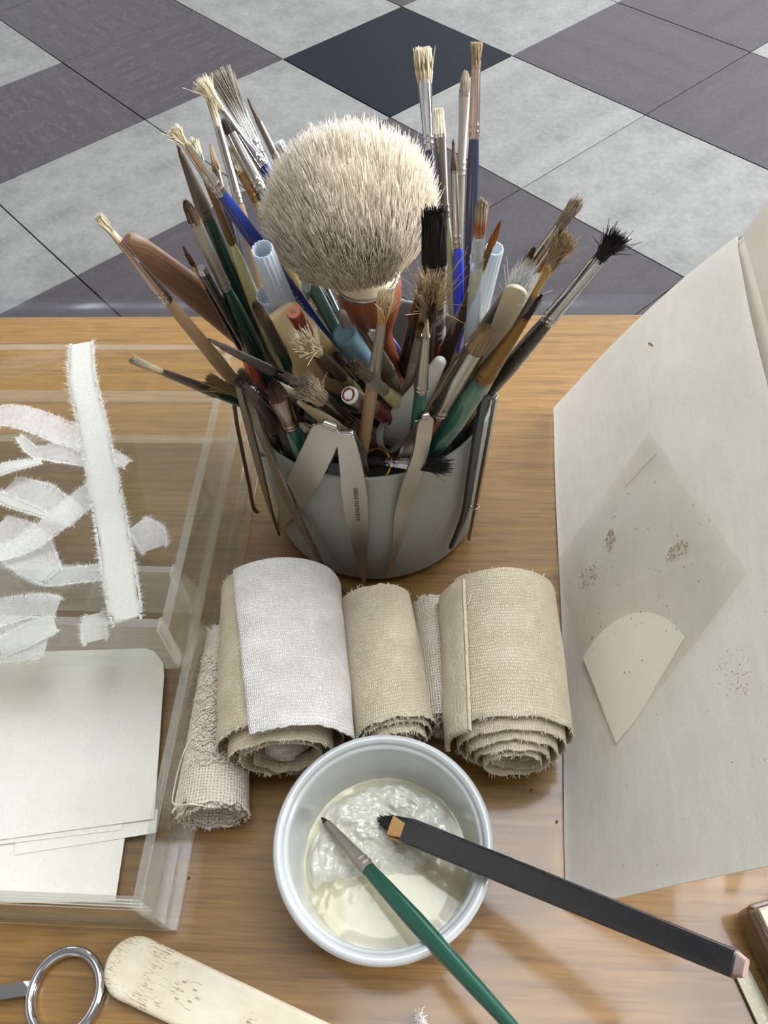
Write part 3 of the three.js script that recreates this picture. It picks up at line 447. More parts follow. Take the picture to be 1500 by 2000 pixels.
brush('paint_brush', 'dark green brush with a long grey ferrule standing behind the crooked tuft brush', [-0.0495, 0.7570, -0.3682], [-0.0775, 0.9764, 0.2015], [0.2788, 0.2732, 0.2409], [0.0016, 0.0025, 0.0060, 0.0097], { hair: "brown", fer: "dark", col: "green2", pt: 0.8, n: 199 });
brush('paint_brush', 'bright blue brush with a crooked cream tuft and lettering on its handle, on the left', [0.0263, 0.7570, -0.3658], [-0.3042, 0.9268, 0.2203], [0.3088, 0.3018, 0.2750], [0.0038, 0.0027, 0.0050, 0.0077], { hair: "cream", fer: "chrome", col: "blue", tuft: 1.47, rag: 1, flat: 0.5, text: 1, n: 204 });
brush('paint_brush', 'hog brush with a splayed yellowish white tuft, bronze ferrule and pale yellow handle', [-0.0441, 0.7570, -0.3750], [-0.0681, 0.9670, 0.2453], [0.2867, 0.2715, 0.2293], [0.0051, 0.0031, 0.0034, 0.0074], { hair: "white", fer: "bronze", col: "yellow", tuft: 1.74, n: 211 });
brush('paint_brush', 'thin brush with soft tan pointed tip, between yellowish tuft and long steel ferrule', [-0.0488, 0.7570, -0.3109], [-0.1225, 0.8847, -0.4497], [0.2416, 0.2275, 0.2099], [0.0016, 0.0044, 0.0048, 0.0052], { hair: "tan", fer: "dark", col: "black", pt: 0.8, belly: 1.2, n: 237 });
brush('paint_brush', 'long round steel ferrule brush with a raw wood handle and brownish worn hair', [-0.0328, 0.7570, -0.2958], [-0.1734, 0.7762, -0.6061], [0.2773, 0.2616, 0.2202], [0.0052, 0.0046, 0.0053, 0.0057], { hair: "creambrown", fer: "steel", col: "rawwood", tuft: 1.17, n: 242 });
brush('paint_brush', 'blue brush with a wispy cream tuft bent left, beside the broad white-haired flat brush', [0.0567, 0.8000, -0.3437], [-0.5456, 0.6546, -0.5234], [0.2649, 0.2460, 0.2075], [0.0070, 0.0041, 0.0075, 0.0079], { hair: "cream", fer: "chrome", col: "blue", tuft: 1.78, rag: 1, flat: 0.6, n: 232 });
brush('paint_brush', 'broad flat brush with long white hair stained grey at the end', [0.0370, 0.7570, -0.3046], [-0.3707, 0.6759, -0.6369], [0.3118, 0.2690, 0.2610], [0.0158, 0.0074, 0.0068, 0.0077], { hair: "whitegrey", fer: "chrome", col: "black", flat: 0.35, tuft: 2.24, n: 297 });
brush('paint_brush', 'short dark brown filbert on a bright round ferrule, in front of the blue tuft brush', [0.0404, 0.7570, -0.3084], [-0.4156, 0.7256, -0.5485], [0.2807, 0.2715, 0.2377], [0.0053, 0.0062, 0.0072, 0.0108], { hair: "dark", fer: "steel", col: "green2", flat: 0.6, pt: 0.4, n: 273 });
brush('paint_brush', 'off-white filbert with wide rounded head and dark gold ferrule, left of powder brush', [0.0244, 0.7570, -0.2947], [-0.3665, 0.7101, -0.6012], [0.2687, 0.2541, 0.2353], [0.0071, 0.0083, 0.0054, 0.0078], { hair: "white", fer: "bronze", col: "ochre", flat: 0.4, pt: 0.5, belly: 1.15, n: 316 });
brush('paint_brush', 'thin brown pointed brush with a grey ferrule, nearest the powder brush on its left', [0.0453, 0.7570, -0.3157], [-0.3760, 0.7679, -0.5186], [0.2803, 0.2661, 0.2411], [0.0011, 0.0037, 0.0044, 0.0041], { hair: "brown", fer: "dark", col: "black", pt: 1, n: 224 });
brush('paint_brush', 'translucent white nylon brush half hidden behind the powder brush', [0.0537, 0.7700, -0.3447], [-0.4155, 0.8441, -0.3389], [0.2322, 0.2198, 0.2124], [0.0060, 0.0056, 0.0051, 0.0045], { hair: "nylon", fer: "chrome", col: "black", tuft: 1.14, n: 261 });
brush('paint_brush', 'round cream bristle brush with a dark mirror ferrule, tallest right behind the powder brush', [0.0458, 0.7570, -0.3168], [-0.0309, 0.8715, -0.4894], [0.2750, 0.2598, 0.2261], [0.0070, 0.0077, 0.0056, 0.0071], { hair: "cream", fer: "chrome", col: "navy", belly: 1.3, tuft: 0.96, rag: 0.5, n: 303 });
brush('paint_brush', 'square-ended white bristle brush with an olive handle, right behind the powder brush', [0.0533, 0.8000, -0.3232], [-0.0401, 0.8020, -0.5960], [0.2069, 0.1939, 0.1504], [0.0068, 0.0074, 0.0050, 0.0063], { hair: "white", fer: "dark", col: "olive", flat: 0.4, tuft: 0.96, n: 298 });
brush('paint_brush', 'flat grey-tan brush with a dull ferrule and two black gold-edged crimps', [0.0402, 0.7570, -0.3082], [0.0731, 0.8560, -0.5119], [0.2678, 0.2571, 0.2166], [0.0038, 0.0061, 0.0046, 0.0053], { hair: "greytan", fer: "dull", col: "khaki", flat: 0.4, pt: 0.4, n: 271 });
brush('paint_brush', 'navy blue brush with a tan tip and pinkish mirror ferrule, tallest at right back', [0.0521, 0.7850, -0.3241], [0.0326, 0.9348, -0.3537], [0.2464, 0.2369, 0.2047], [0.0059, 0.0045, 0.0052, 0.0070], { hair: "tan", fer: "rosy", col: "navy", tuft: 1.38, n: 239 });
brush('paint_brush', 'slim bright blue brush with a soft pointed brown tip', [0.0541, 0.8000, -0.3256], [-0.0198, 0.8824, -0.4701], [0.1883, 0.1727, 0.1331], [0.0011, 0.0036, 0.0051, 0.0080], { hair: "brown", fer: "steel", col: "blue2", pt: 1, belly: 1.2, n: 221 });
brush('water_brush', 'clear plastic brush with tan hair stained orange in the middle', [0.0522, 0.7570, -0.3378], [-0.0258, 0.9738, 0.2261], [0.2691, 0.2505, 0.2309], [0.0043, 0.0049, 0.0056, 0.0065], { hair: "tanorange", fer: "clear", col: "clear", flat: 0.5, pt: 0.2, n: 248 });
brush('paint_brush', 'orange pointed brush with yellow paint on its ferrule and a peeling mauve handle', [0.0137, 0.7570, -0.3660], [0.1454, 0.9322, 0.3316], [0.2711, 0.2559, 0.2139], [0.0016, 0.0025, 0.0042, 0.0078], { hair: "orange", fer: "bronze", col: "mauve", pt: 0.8, belly: 1.3, paint: 1, n: 199 });
brush('paint_brush', 'splayed tan bristle brush with a long steel ferrule, uppermost on the right side', [0.0197, 0.7570, -0.3876], [0.2112, 0.8952, 0.3924], [0.2906, 0.2753, 0.2373], [0.0058, 0.0045, 0.0045, 0.0055], { hair: "greytan", fer: "steel", col: "yellow", tuft: 1.37, n: 239 });
brush('paint_brush', 'tan soft brush with a golden yellow ferrule', [0.0254, 0.7570, -0.3773], [0.2036, 0.9025, 0.3797], [0.2697, 0.2501, 0.2271], [0.0081, 0.0064, 0.0055, 0.0060], { hair: "tan", fer: "gold", col: "yellow", tuft: 1.32, flat: 0.5, rag: 0.6, n: 278 });
brush('paint_brush', 'small dark tan brush tucked left of the golden ferrule', [0.0311, 0.7570, -0.3868], [0.1470, 0.9035, 0.4025], [0.2601, 0.2416, 0.2143], [0.0017, 0.0035, 0.0036, 0.0038], { hair: "brown", fer: "dark", col: "black", pt: 0.6, n: 220 });
brush('paint_brush', 'fluffy pure white goat hair brush with a grey ferrule, in front of the bone spatula', [0.0282, 0.7570, -0.3621], [0.1515, 0.9235, 0.3524], [0.2458, 0.2078, 0.1793], [0.0097, 0.0047, 0.0050, 0.0062], { hair: "snow", fer: "dull", col: "black", tuft: 2.18, rag: 0.4, n: 600 });
brush('paint_brush', 'pale yellow-green handled brush with long dark ferrule, left of the white goat hair brush', [-0.0053, 0.7570, -0.3508], [0.2946, 0.9159, 0.2727], [0.2492, 0.2319, 0.1787], [0.0034, 0.0045, 0.0056, 0.0080], { hair: "cream", fer: "dark", col: "yellow", tuft: 0.8, n: 239 });
brush('paint_brush', 'large dark brown filbert with brass-stained ferrule and thick teal handle, at right front', [-0.0027, 0.7570, -0.3169], [0.2870, 0.9281, 0.2372], [0.2489, 0.2326, 0.1850], [0.0032, 0.0036, 0.0086, 0.0128], { hair: "dark", fer: "bronze", col: "green", pt: 0.9, flat: 0.6, n: 221 });
brush('paint_brush', 'stiff black bristle brush with a flat mirror ferrule and black handle, furthest right', [0.0283, 0.7570, -0.3592], [0.2155, 0.9001, 0.3786], [0.2903, 0.2761, 0.2256], [0.0074, 0.0050, 0.0062, 0.0085], { hair: "black", fer: "chrome", col: "black", tuft: 1.54, rag: 1, flat: 0.6, n: 249 });
brush('paint_brush', 'narrow brush with a paint-yellowed tip and flaking ochre ferrule, right of the black handle', [0.0339, 0.7570, -0.3454], [0.1269, 0.9276, 0.3515], [0.2673, 0.2495, 0.1995], [0.0023, 0.0026, 0.0046, 0.0055], { hair: "yellow", fer: "dark", col: "ochre", tuft: 0.92, n: 202 });
brush('paint_brush', 'wide silvery tube brush with sparse tan hairs and a red-brown handle', [-0.0109, 0.7570, -0.3155], [0.2776, 0.9369, 0.2126], [0.2207, 0.2032, 0.1490], [0.0074, 0.0096, 0.0108, 0.0108], { hair: "tan", fer: "steel", col: "redwood", flat: 0.8, pt: 0.3, n: 341 });
brush('paint_brush', 'orange-centred round bristle brush with a bare wooden handle, upright at the front', [-0.0254, 0.7570, -0.2975], [0.1419, 0.9832, 0.1149], [0.2304, 0.2148, 0.1696], [0.0071, 0.0037, 0.0061, 0.0066], { hair: "yellowwhite", fer: "dull", col: "rawwood", tuft: 2.02, belly: 1.5, rag: 0.6, n: 224 });
brush('paint_brush', 'round brush with a shiny ferrule and flaking pale green handle, upright right of centre', [0.0153, 0.7570, -0.3145], [0.0312, 0.9654, 0.2589], [0.2336, 0.2218, 0.1772], [0.0010, 0.0036, 0.0059, 0.0070], { hair: "greytan", fer: "steel", col: "greenflake", pt: 1, n: 221 });
brush('paint_brush', 'dark oval sable tip on a slim ferrule in front of the frayed tan brush', [0.0286, 0.7570, -0.3832], [-0.0076, 0.8915, 0.4530], [0.2450, 0.2265, 0.1846], [0.0017, 0.0025, 0.0033, 0.0040], { hair: "dark2", fer: "steel", col: "black", pt: 0.5, belly: 1.5, n: 199 });
brush('paint_brush', 'frayed tan bristle brush behind the dark oval tip', [0.0320, 0.7570, -0.3861], [-0.0237, 0.8950, 0.4454], [0.2561, 0.2171, 0.1680], [0.0071, 0.0056, 0.0053, 0.0061], { hair: "tan", fer: "dull", col: "black", tuft: 1.33, rag: 0.8, n: 261 });
brush('paint_brush', 'short orange brush with a stained brown ferrule right of the powder brush handle', [0.0066, 0.7570, -0.3978], [0.0867, 0.9124, 0.3999], [0.2322, 0.2157, 0.1777], [0.0034, 0.0031, 0.0058, 0.0068], { hair: "orange", fer: "bronze", col: "black", tuft: 1.16, n: 212 });
brush('paint_brush', 'small olive-green stained brush with a greyish wooden handle', [0.0087, 0.7570, -0.3745], [0.0572, 0.8964, 0.4396], [0.2296, 0.2161, 0.1880], [0.0040, 0.0030, 0.0039, 0.0049], { hair: "olive", fer: "dull", col: "greywood", tuft: 1.4, n: 209 });
brush('house_painting_brush', 'wide black bristle paint brush with a paint-crusted ferrule and orange plastic handle', [0.0387, 0.7570, -0.3796], [-0.0403, 0.9333, 0.3568], [0.2738, 0.2360, 0.1701], [0.0087, 0.0115, 0.0105, 0.0078], { hair: "black", fer: "crust", col: "orangered", flat: 0.45, tuft: 0.76, n: 420 });
brush('paint_brush', 'brown filbert with a dark stained ferrule in front of the broad ivory spatula', [-0.0299, 0.7570, -0.3795], [-0.0715, 0.9031, 0.4234], [0.2471, 0.2274, 0.1911], [0.0034, 0.0054, 0.0054, 0.0067], { hair: "brown", fer: "dark", col: "green2", pt: 0.4, flat: 0.6, n: 257 });
brush('paint_brush', 'cream mop-headed brush with a black ferrule, lying across the broad ivory spatula', [0.0125, 0.7570, -0.3964], [-0.1664, 0.8388, 0.5184], [0.2469, 0.2238, 0.1755], [0.0087, 0.0040, 0.0055, 0.0076], { hair: "cream", fer: "dark", col: "olive", tuft: 2.32, rag: 0.8, belly: 1.3, n: 229 });
brush('paint_brush', 'small brown brush with a silver-edged ferrule below the blue plastic cap', [0.0340, 0.7570, -0.3771], [-0.2917, 0.8808, 0.3730], [0.1817, 0.1697, 0.1479], [0.0046, 0.0048, 0.0044, 0.0047], { hair: "brown", fer: "steel", col: "black", pt: 0.3, n: 245 });
brush('paint_brush', 'brown filbert with a grey ferrule and pale yellow handle below the blue plastic cap', [0.0418, 0.7700, -0.3777], [-0.2144, 0.8189, 0.5325], [0.2377, 0.2061, 0.1762], [0.0042, 0.0055, 0.0055, 0.0086], { hair: "brown", fer: "dull", col: "yellow", pt: 0.3, flat: 0.6, n: 260 });
brush('paint_brush', 'slim grey-pink brush just left of the fluffy tan brush, dark green handle', [0.0105, 0.7700, -0.3926], [-0.2253, 0.7904, 0.5697], [0.2231, 0.2033, 0.1757], [0.0036, 0.0036, 0.0041, 0.0058], { hair: "pinktan", fer: "dull", col: "green2", pt: 0.3, rag: 0.3, n: 221 });
brush('paint_brush', 'fluffy tan bristle brush with pale wood handle, just left of the ringed pencil', [0.0378, 0.7570, -0.3397], [-0.3528, 0.8746, 0.3325], [0.1997, 0.1827, 0.1479], [0.0113, 0.0089, 0.0064, 0.0072], { hair: "tan2", fer: "steel", col: "rawwood", tuft: 1.35, rag: 0.7, n: 327 });
brush('paint_brush', 'soft grey brush with long dull ferrule, reaching left just below the wooden knife handle', [0.0391, 0.7570, -0.3745], [-0.4740, 0.8047, 0.3576], [0.2405, 0.2276, 0.1916], [0.0016, 0.0034, 0.0049, 0.0064], { hair: "grey", fer: "dull", col: "green2", pt: 0.9, n: 217 });
brush('paint_brush', 'pale bristle brush pointing far left over the acrylic box, dark green handle', [-0.0287, 0.7570, -0.3926], [-0.2765, 0.8112, 0.5153], [0.2593, 0.2391, 0.1853], [0.0023, 0.0027, 0.0051, 0.0055], { hair: "greycream", fer: "darksteel", col: "green2", tuft: 0.87, n: 204 });
brush('paint_brush', 'yellowish flat bristle brush below the raw wood handle on the left', [-0.0253, 0.7570, -0.3942], [-0.2575, 0.8160, 0.5175], [0.2092, 0.1775, 0.1538], [0.0039, 0.0052, 0.0055, 0.0059], { hair: "yellowtan", fer: "dull", col: "black", flat: 0.4, tuft: 0.78, rag: 0.3, n: 254 });
brush('paint_brush', 'grey-brown pointed brush with a dark wide ferrule ending in copper, left of the serrated tweezers', [-0.0441, 0.7570, -0.3471], [-0.0848, 0.9224, 0.3767], [0.1964, 0.1748, 0.1299], [0.0019, 0.0059, 0.0071, 0.0076], { hair: "greybrown", fer: "dark", col: "green2", pt: 0.8, belly: 1.1, n: 268 });
brush('paint_brush', 'wide dark brown filbert with a copper mirror ferrule and grey-green handle, at left front', [-0.0351, 0.7570, -0.3265], [-0.0535, 0.9477, 0.3148], [0.1977, 0.1808, 0.1488], [0.0082, 0.0095, 0.0074, 0.0112], { hair: "dark2", fer: "rosy", col: "greenflake", pt: 0.4, flat: 0.55, n: 339 });
brush('paint_brush', 'pinkish worn brush lying behind the dark filbert at left front', [-0.0384, 0.7570, -0.3863], [-0.1336, 0.8557, 0.4999], [0.1975, 0.1758, 0.1313], [0.0049, 0.0067, 0.0063, 0.0063], { hair: "pinktan", fer: "steel", col: "black", flat: 0.5, rag: 0.5, n: 284 });
brush('paint_brush', 'flat white nylon brush with a brownish ferrule, below the powder brush hair', [-0.0567, 0.7570, -0.3590], [0.1395, 0.9855, 0.0962], [0.1929, 0.1787, 0.1529], [0.0061, 0.0047, 0.0041, 0.0043], { hair: "nylon2", fer: "dull", col: "black", flat: 0.4, tuft: 1.36, n: 243 });
brush('paint_brush', 'white tipped brush with a clear ferrule and whitish handle, behind the upright bare wooden brush', [0.0380, 0.7570, -0.3447], [-0.2126, 0.9601, 0.1817], [0.1765, 0.1640, 0.1397], [0.0046, 0.0026, 0.0060, 0.0075], { hair: "snow", fer: "dull", col: "paleflake", tuft: 1.84, n: 202 });
brush('paint_brush', 'black hair brush lying almost flat across the front rim, tip to the right', [-0.0712, 0.8466, -0.3077], [0.8999, 0.2450, 0.3609], [0.1200, 0.0970, 0.0835], [0.0075, 0.0066, 0.0055, 0.0055], { hair: "black", fer: "chrome", col: "black", flat: 0.5, tuft: 1.19, pt: 0.5, rag: 0.7, n: 282 });

// ---------- spatulas, folders, caps, pencils and bare handles in the pot ----------
stick('knife', 'wooden_knife_handle', 'long brown wooden knife handle with a rounded end, leaning left', [0.0027, 0.7570, -0.3922], [-0.3892, 0.8682, 0.3079], 0.2693, 0.0097, 0.0188, 'knife');
stick('bonesp', 'bone_spatula', 'white speckled bone spatula with a rounded end, leaning right', [0.0501, 0.7570, -0.3589], [0.0458, 0.9297, 0.3654], 0.2420, 0.0097, 0.0139, 'spatula');
stick('porc', 'bone_folder', 'wide white bone folder pointing up right in the middle of the pot', [-0.0226, 0.7570, -0.3293], [0.2883, 0.9265, 0.2417], 0.1897, 0.0062, 0.0221, 'tool');
stick('ivory', 'ivory_spatula', 'broad ivory spatula with a square rounded end, left of the powder brush handle', [0.0109, 0.7570, -0.3673], [-0.2419, 0.9125, 0.3299], 0.2195, 0.0208, 0.0300, 'spatula');
stick('ivory2', 'bone_folder', 'pointed ivory folder tilted behind the two front tweezers', [0.0490, 0.7570, -0.3239], [-0.5009, 0.8428, 0.1970], 0.1748, 0.0026, 0.0157, 'tool');
stick('bonestick', 'bone_stick', 'pale gnarled bone stick lying across the left rim above the dark filbert', [0.0495, 0.7570, -0.3606], [-0.6515, 0.7351, 0.1877], 0.1882, 0.0066, 0.0089, 'stick');
stick('ivoryrod', 'bone_rod', 'short ivory rod end behind the left front tweezers', [-0.0049, 0.7570, -0.3780], [-0.2176, 0.8028, 0.5552], 0.1606, 0.0069, 0.0080, 'rod');
stick('woodstick', 'wooden_stick', 'flat pale wooden stick with a rounded end behind the blue cap', [0.0164, 0.7570, -0.3951], [-0.1553, 0.9057, 0.3946], 0.1992, 0.0050, 0.0072, 'stick');
stick('cap', 'plastic_cap_pen', 'ribbed translucent pen cap standing left of the powder brush, the taller of two', [-0.0245, 0.7570, -0.3710], [-0.0728, 0.9451, 0.3185], 0.2502, 0.0093, 0.0121, 'pen');
stick('cap', 'plastic_cap_pen', 'short ribbed translucent pen cap in front of the taller one', [-0.0120, 0.7570, -0.3870], [-0.1577, 0.9164, 0.3680], 0.2198, 0.0108, 0.0139, 'pen');
stick('cap2', 'plastic_cap_pen', 'ribbed translucent pen cap on the right beside the orange brush', [0.0417, 0.7570, -0.3759], [0.0884, 0.9659, 0.2435], 0.2119, 0.0086, 0.0118, 'pen');
stick('bluecap', 'plastic_cap_pen', 'light blue translucent plastic cap in the middle of the pot', [0.0231, 0.7570, -0.3921], [-0.1989, 0.8943, 0.4007], 0.1849, 0.0134, 0.0137, 'pen');
stick('ringpencil', 'ringed_pencil', 'red pencil with a white end marked by a brown ring', [0.0500, 0.7700, -0.3632], [-0.3500, 0.8151, 0.4616], 0.1801, 0.0086, 0.0114, 'pencil');
stick('pencil', 'pencil', 'round orange-brown wooden pencil end between the clear caps and the nylon brush', [-0.0067, 0.7570, -0.3935], [-0.1072, 0.8762, 0.4699], 0.2427, 0.0066, 0.0081, 'pencil');
stick('orangered', 'painted_stick', 'reddish orange handle under the wooden knife on the left rim', [-0.0640, 0.7800, -0.3227], [-0.0000, 1.0000, 0.0000], 0.1442, 0.0078, 0.0095, 'stick');
stick('black', 'painted_stick', 'black end of a thin handle with a chrome cap, left of the wide dull ferrule', [-0.0468, 0.7570, -0.3710], [-0.0988, 0.9437, 0.3156], 0.2398, 0.0039, 0.0042, 'stick');

// ---------- tweezers hooked over the pot's rim: points on the outer arm from the bend to the tip ----------
function tweezers(label, pts, widths, mat, o = {}) {
  const [P, W] = resample(pts.map((p) => V(...p)), widths, 36), th = o.th ?? 0.0013, g = thing('tweezers', label, 'tweezers', P[0].toArray(), 'tweezers hooked over the pot rim');
  const radial = (p) => V(p.x - PX, 0, p.z - PZ).normalize(), N = P.map(radial), loc = (q) => q.clone().sub(P[0]);
  if (o.side) P.forEach((p, i) => N[i].copy(V().crossVectors(N[i], V(0, 1, 0))));
  const oa = part('outer_arm', ribbon(P.map(loc), W, N, th, 1), mat, g);
  const len = P.map((p, i) => (i ? p.distanceTo(P[i - 1]) : 0)); for (let i = 1; i < len.length; i++) len[i] += len[i - 1];
  const Q = P.map((p, i) => p.clone().addScaledVector(radial(p), -(0.0026 + (o.gap ?? 0.0095) * smooth(0, 0.03, len[i])))).map((q) => { const r = Math.hypot(q.x - PX, q.z - PZ), h = q.y - yT, m = potR(clamp(h, 0, PH)) - 0.0045; if (h < PH && r > m) { q.x = PX + (q.x - PX) * m / r; q.z = PZ + (q.z - PZ) * m / r; } if (h < 0.007) q.y = yT + 0.007; return q; });
  part('inner_arm', ribbon(Q.map(loc), W, N, th, 1), o.inner ?? mat, g);
  const t = P[0].clone().sub(P[1]).normalize(), r0 = radial(P[0]), s = V().crossVectors(t, r0).normalize(), b = part('bend', new RoundedBoxGeometry(W[0] * 0.98, 0.0042, 0.0042, 3, 0.0019), o.bend ?? mat, g);
  const x = o.side ? r0 : s, z = V().crossVectors(x, t).normalize(); b.quaternion.setFromRotationMatrix(new THREE.Matrix4().makeBasis(x, t, z)); b.position.copy(r0).multiplyScalar(-0.0013).addScaledVector(t, o.round ? W[0] * 0.43 : 0.0006); if (o.round) b.scale.x = 0.55;
  if (o.round) { const d = new THREE.CylinderGeometry(W[0] / 2, W[0] / 2, th, 32); const m = part('rounded_end', d, mat, g); m.quaternion.setFromRotationMatrix(new THREE.Matrix4().makeBasis(s, r0, V().crossVectors(s, r0))); }
  if (o.teeth) { const bars = []; for (let k = 0; k < 34; k++) { const f = lerp(o.teeth[0], o.teeth[1], k / 33) * 36, i = Math.floor(f), a = f - i, p = P[i].clone().lerp(P[i + 1], a), n = radial(p), tt = P[i + 1].clone().sub(P[i]).normalize(), ss = V().crossVectors(tt, n).normalize(), w = lerp(W[i], W[i + 1], a) * 0.86; const bg = new THREE.BoxGeometry(w, 0.00045, 0.0005); bg.applyMatrix4(new THREE.Matrix4().makeBasis(ss, tt.clone().addScaledVector(ss, 0.25).normalize(), n).setPosition(loc(p).addScaledVector(n, th / 2))); bars.push(bg); } part('gripping_ridges', mergeGeometries(bars), M.darksteel, oa); }
  if (o.text) {
    const map = canvasTex(512, 96, (c) => { c.clearRect(0, 0, 512, 96); c.fillStyle = '#3c3733'; c.font = 'bold 84px sans-serif'; c.textBaseline = 'middle'; c.fillText('STAINLESS STEEL', 8, 50, 496); });
    const [a, b2] = o.text, pos = [], uv = [], idx = []; for (let k = 0; k <= 10; k++) { const f = lerp(a, b2, k / 10) * 36, i = Math.floor(f), p = P[i].clone().lerp(P[i + 1], f - i), n = radial(p), tt = P[i + 1].clone().sub(P[i]).normalize(), ss = V().crossVectors(tt, n).normalize(); for (const q of [-1, 1]) { const v = loc(p).addScaledVector(n, th / 2 + 0.00015).addScaledVector(ss, q * 0.0017 - 0.0008); pos.push(v.x, v.y, v.z); uv.push(1 - k / 10, q > 0 ? 1 : 0); } }
    for (let k = 0; k < 10; k++) idx.push(k * 2, k * 2 + 1, k * 2 + 2, k * 2 + 1, k * 2 + 3, k * 2 + 2);
    part('stamped_lettering', geoFrom(pos, idx, uv), std('#ffffff', 0.4, { map, transparent: true }), oa);
  }
  return g;
}
const brushed = tex(256, 256, (x, y) => 150 + 70 * fbm(x / 3, y / 60, 3) - 40 * smooth(0.7, 0.8, fbm(x / 18, y / 18, 3)), { srgb: false, rep: 50 });
M.tweezer = std('#b9b3aa', 0.32, { metalness: 0.92, bumpMap: brushed, bumpScale: 0.00004 });
M.tweezerDark = std('#35363a', 0.5, { metalness: 0.4 });
M.tweezerBrown = std('#8a7f73', 0.36, { metalness: 0.95 });
tweezers('broad plain steel tweezers slanting down to the left, left of the stamped pair', [[-0.0255, 0.905, -0.2663], [-0.0341, 0.8807, -0.2707], [-0.0452, 0.8487, -0.2784], [-0.057, 0.8154, -0.2902], [-0.0677, 0.7729, -0.3083]], [0.0148, 0.0162, 0.0157, 0.012, 0.0046], M.tweezer, { round: 1, bend: M.steel });
tweezers('steel tweezers stamped STAINLESS STEEL hanging straight down the front of the pot', [[-0.0159, 0.9049, -0.2642], [-0.0151, 0.8854, -0.2651], [-0.0149, 0.8584, -0.2664], [-0.0152, 0.8336, -0.2677], [-0.0153, 0.8005, -0.2694], [-0.0156, 0.759, -0.2716]], [0.0089, 0.0113, 0.0135, 0.013, 0.009, 0.0019], M.tweezer, { text: [0.36, 0.62], bend: M.chrome });
tweezers('slim rounded-top steel tweezers right of the stamped pair, under the black hair brush', [[0.0229, 0.9067, -0.2675], [0.0206, 0.8861, -0.2679], [0.0154, 0.8622, -0.2676], [0.0102, 0.8351, -0.2679], [0.0062, 0.804, -0.2689], [-0.0006, 0.7653, -0.2703]], [0.0084, 0.0087, 0.0097, 0.0091, 0.0054, 0.0016], M.tweezer, { round: 1, bend: M.steel });
tweezers('long serrated steel tweezers with a bent tip reaching the table at the left front', [[-0.0604, 0.9191, -0.2834], [-0.0603, 0.8948, -0.285], [-0.0579, 0.8712, -0.2844], [-0.0545, 0.8412, -0.2833], [-0.0495, 0.8142, -0.2811], [-0.0442, 0.79, -0.2789], [-0.0381, 0.7632, -0.2769], [-0.0324, 0.756, -0.2722], [-0.0263, 0.7535, -0.2671]], [0.0059, 0.0062, 0.0065, 0.0074, 0.0066, 0.0037, 0.0019, 0.0016, 0.0013], M.steel, { teeth: [0.42, 0.7], th: 0.0018, inner: M.tweezerBrown });
tweezers('wide grey-brown tweezers with a long sharp point on the left side of the pot', [[-0.0659, 0.9201, -0.2892], [-0.0663, 0.9014, -0.2893], [-0.067, 0.8702, -0.2926], [-0.0683, 0.8332, -0.2975], [-0.0698, 0.793, -0.3054], [-0.0702, 0.757, -0.3135]], [0.0045, 0.0062, 0.0077, 0.0077, 0.0051, 0.0012], M.tweezerBrown, {});
tweezers('thin hooked-tip tweezers at the far left of the pot', [[-0.0786, 0.876, -0.3232], [-0.0806, 0.8545, -0.3237], [-0.0818, 0.8282, -0.3231], [-0.0831, 0.7993, -0.3224], [-0.0839, 0.7757, -0.322], [-0.082, 0.7715, -0.3225]], [0.0024, 0.0024, 0.003, 0.003, 0.0022, 0.0013], M.tweezerBrown, { th: 0.0022 });
tweezers('matt black plastic tweezers on the right side of the pot', [[0.0541, 0.9007, -0.2879], [0.0522, 0.8718, -0.288], [0.0506, 0.8361, -0.289], [0.0485, 0.8015, -0.2893], [0.0441, 0.7846, -0.2865], [0.04, 0.7716, -0.2842]], [0.0062, 0.0065, 0.0064, 0.0055, 0.0032, 0.0022], M.tweezerDark, { th: 0.002 });
{
  const g = tweezers('thin plain steel tweezers with a small clasp ring, rightmost on the pot', [[0.0625, 0.8882, -0.2993], [0.0609, 0.8578, -0.2997], [0.0585, 0.8222, -0.2994], [0.0563, 0.787, -0.2994], [0.0542, 0.756, -0.3]], [0.0035, 0.004, 0.0034, 0.0028, 0.0017], M.steel, { th: 0.002 });
  part('clasp_ring', new THREE.TorusGeometry(0.0024, 0.0004, 8, 24).rotateX(1.3).translate(-0.0065, -0.094, 0.0012), M.steel, g);
}
// loose metal and plastic pieces resting inside the front rim
{
  const g = thing('round_mirror', 'small round dark disc with a gold rim inside the front of the pot', 'mirror'); frame(g, V(-0.0023, 0.8635, -0.2795), V(-0.35, 0.62, 0.35), V(0, 0, 1));
  part('dark_disc', loft([[-0.0004, 0.0083], [0.0006, 0.0083]], 48), std('#2e2b22', 0.25, { metalness: 0.7 }), g); part('gold_rim', new THREE.TorusGeometry(0.0084, 0.0008, 10, 64).rotateX(Math.PI / 2), M.gold, g);
  part('stem', tube([[0, -0.0005, -0.008], [0, -0.018, -0.013], [0, -0.05, -0.02]], 0.0011, 12, 8), M.steel, g);
}
{
  const g = thing('clear_ring', 'clear plastic ring standing behind the gold-rimmed disc in the pot', 'ring'); frame(g, V(0.0065, 0.866, -0.2975), V(0.75, 0.35, 0.55), V(0, 1, 0));
  part('ring_body', loft([[-0.002, 0.0098], [0.002, 0.0098], [0.002, 0.0084], [-0.002, 0.0084], [-0.002, 0.0098]], 48, false), M.clear2, g);
}

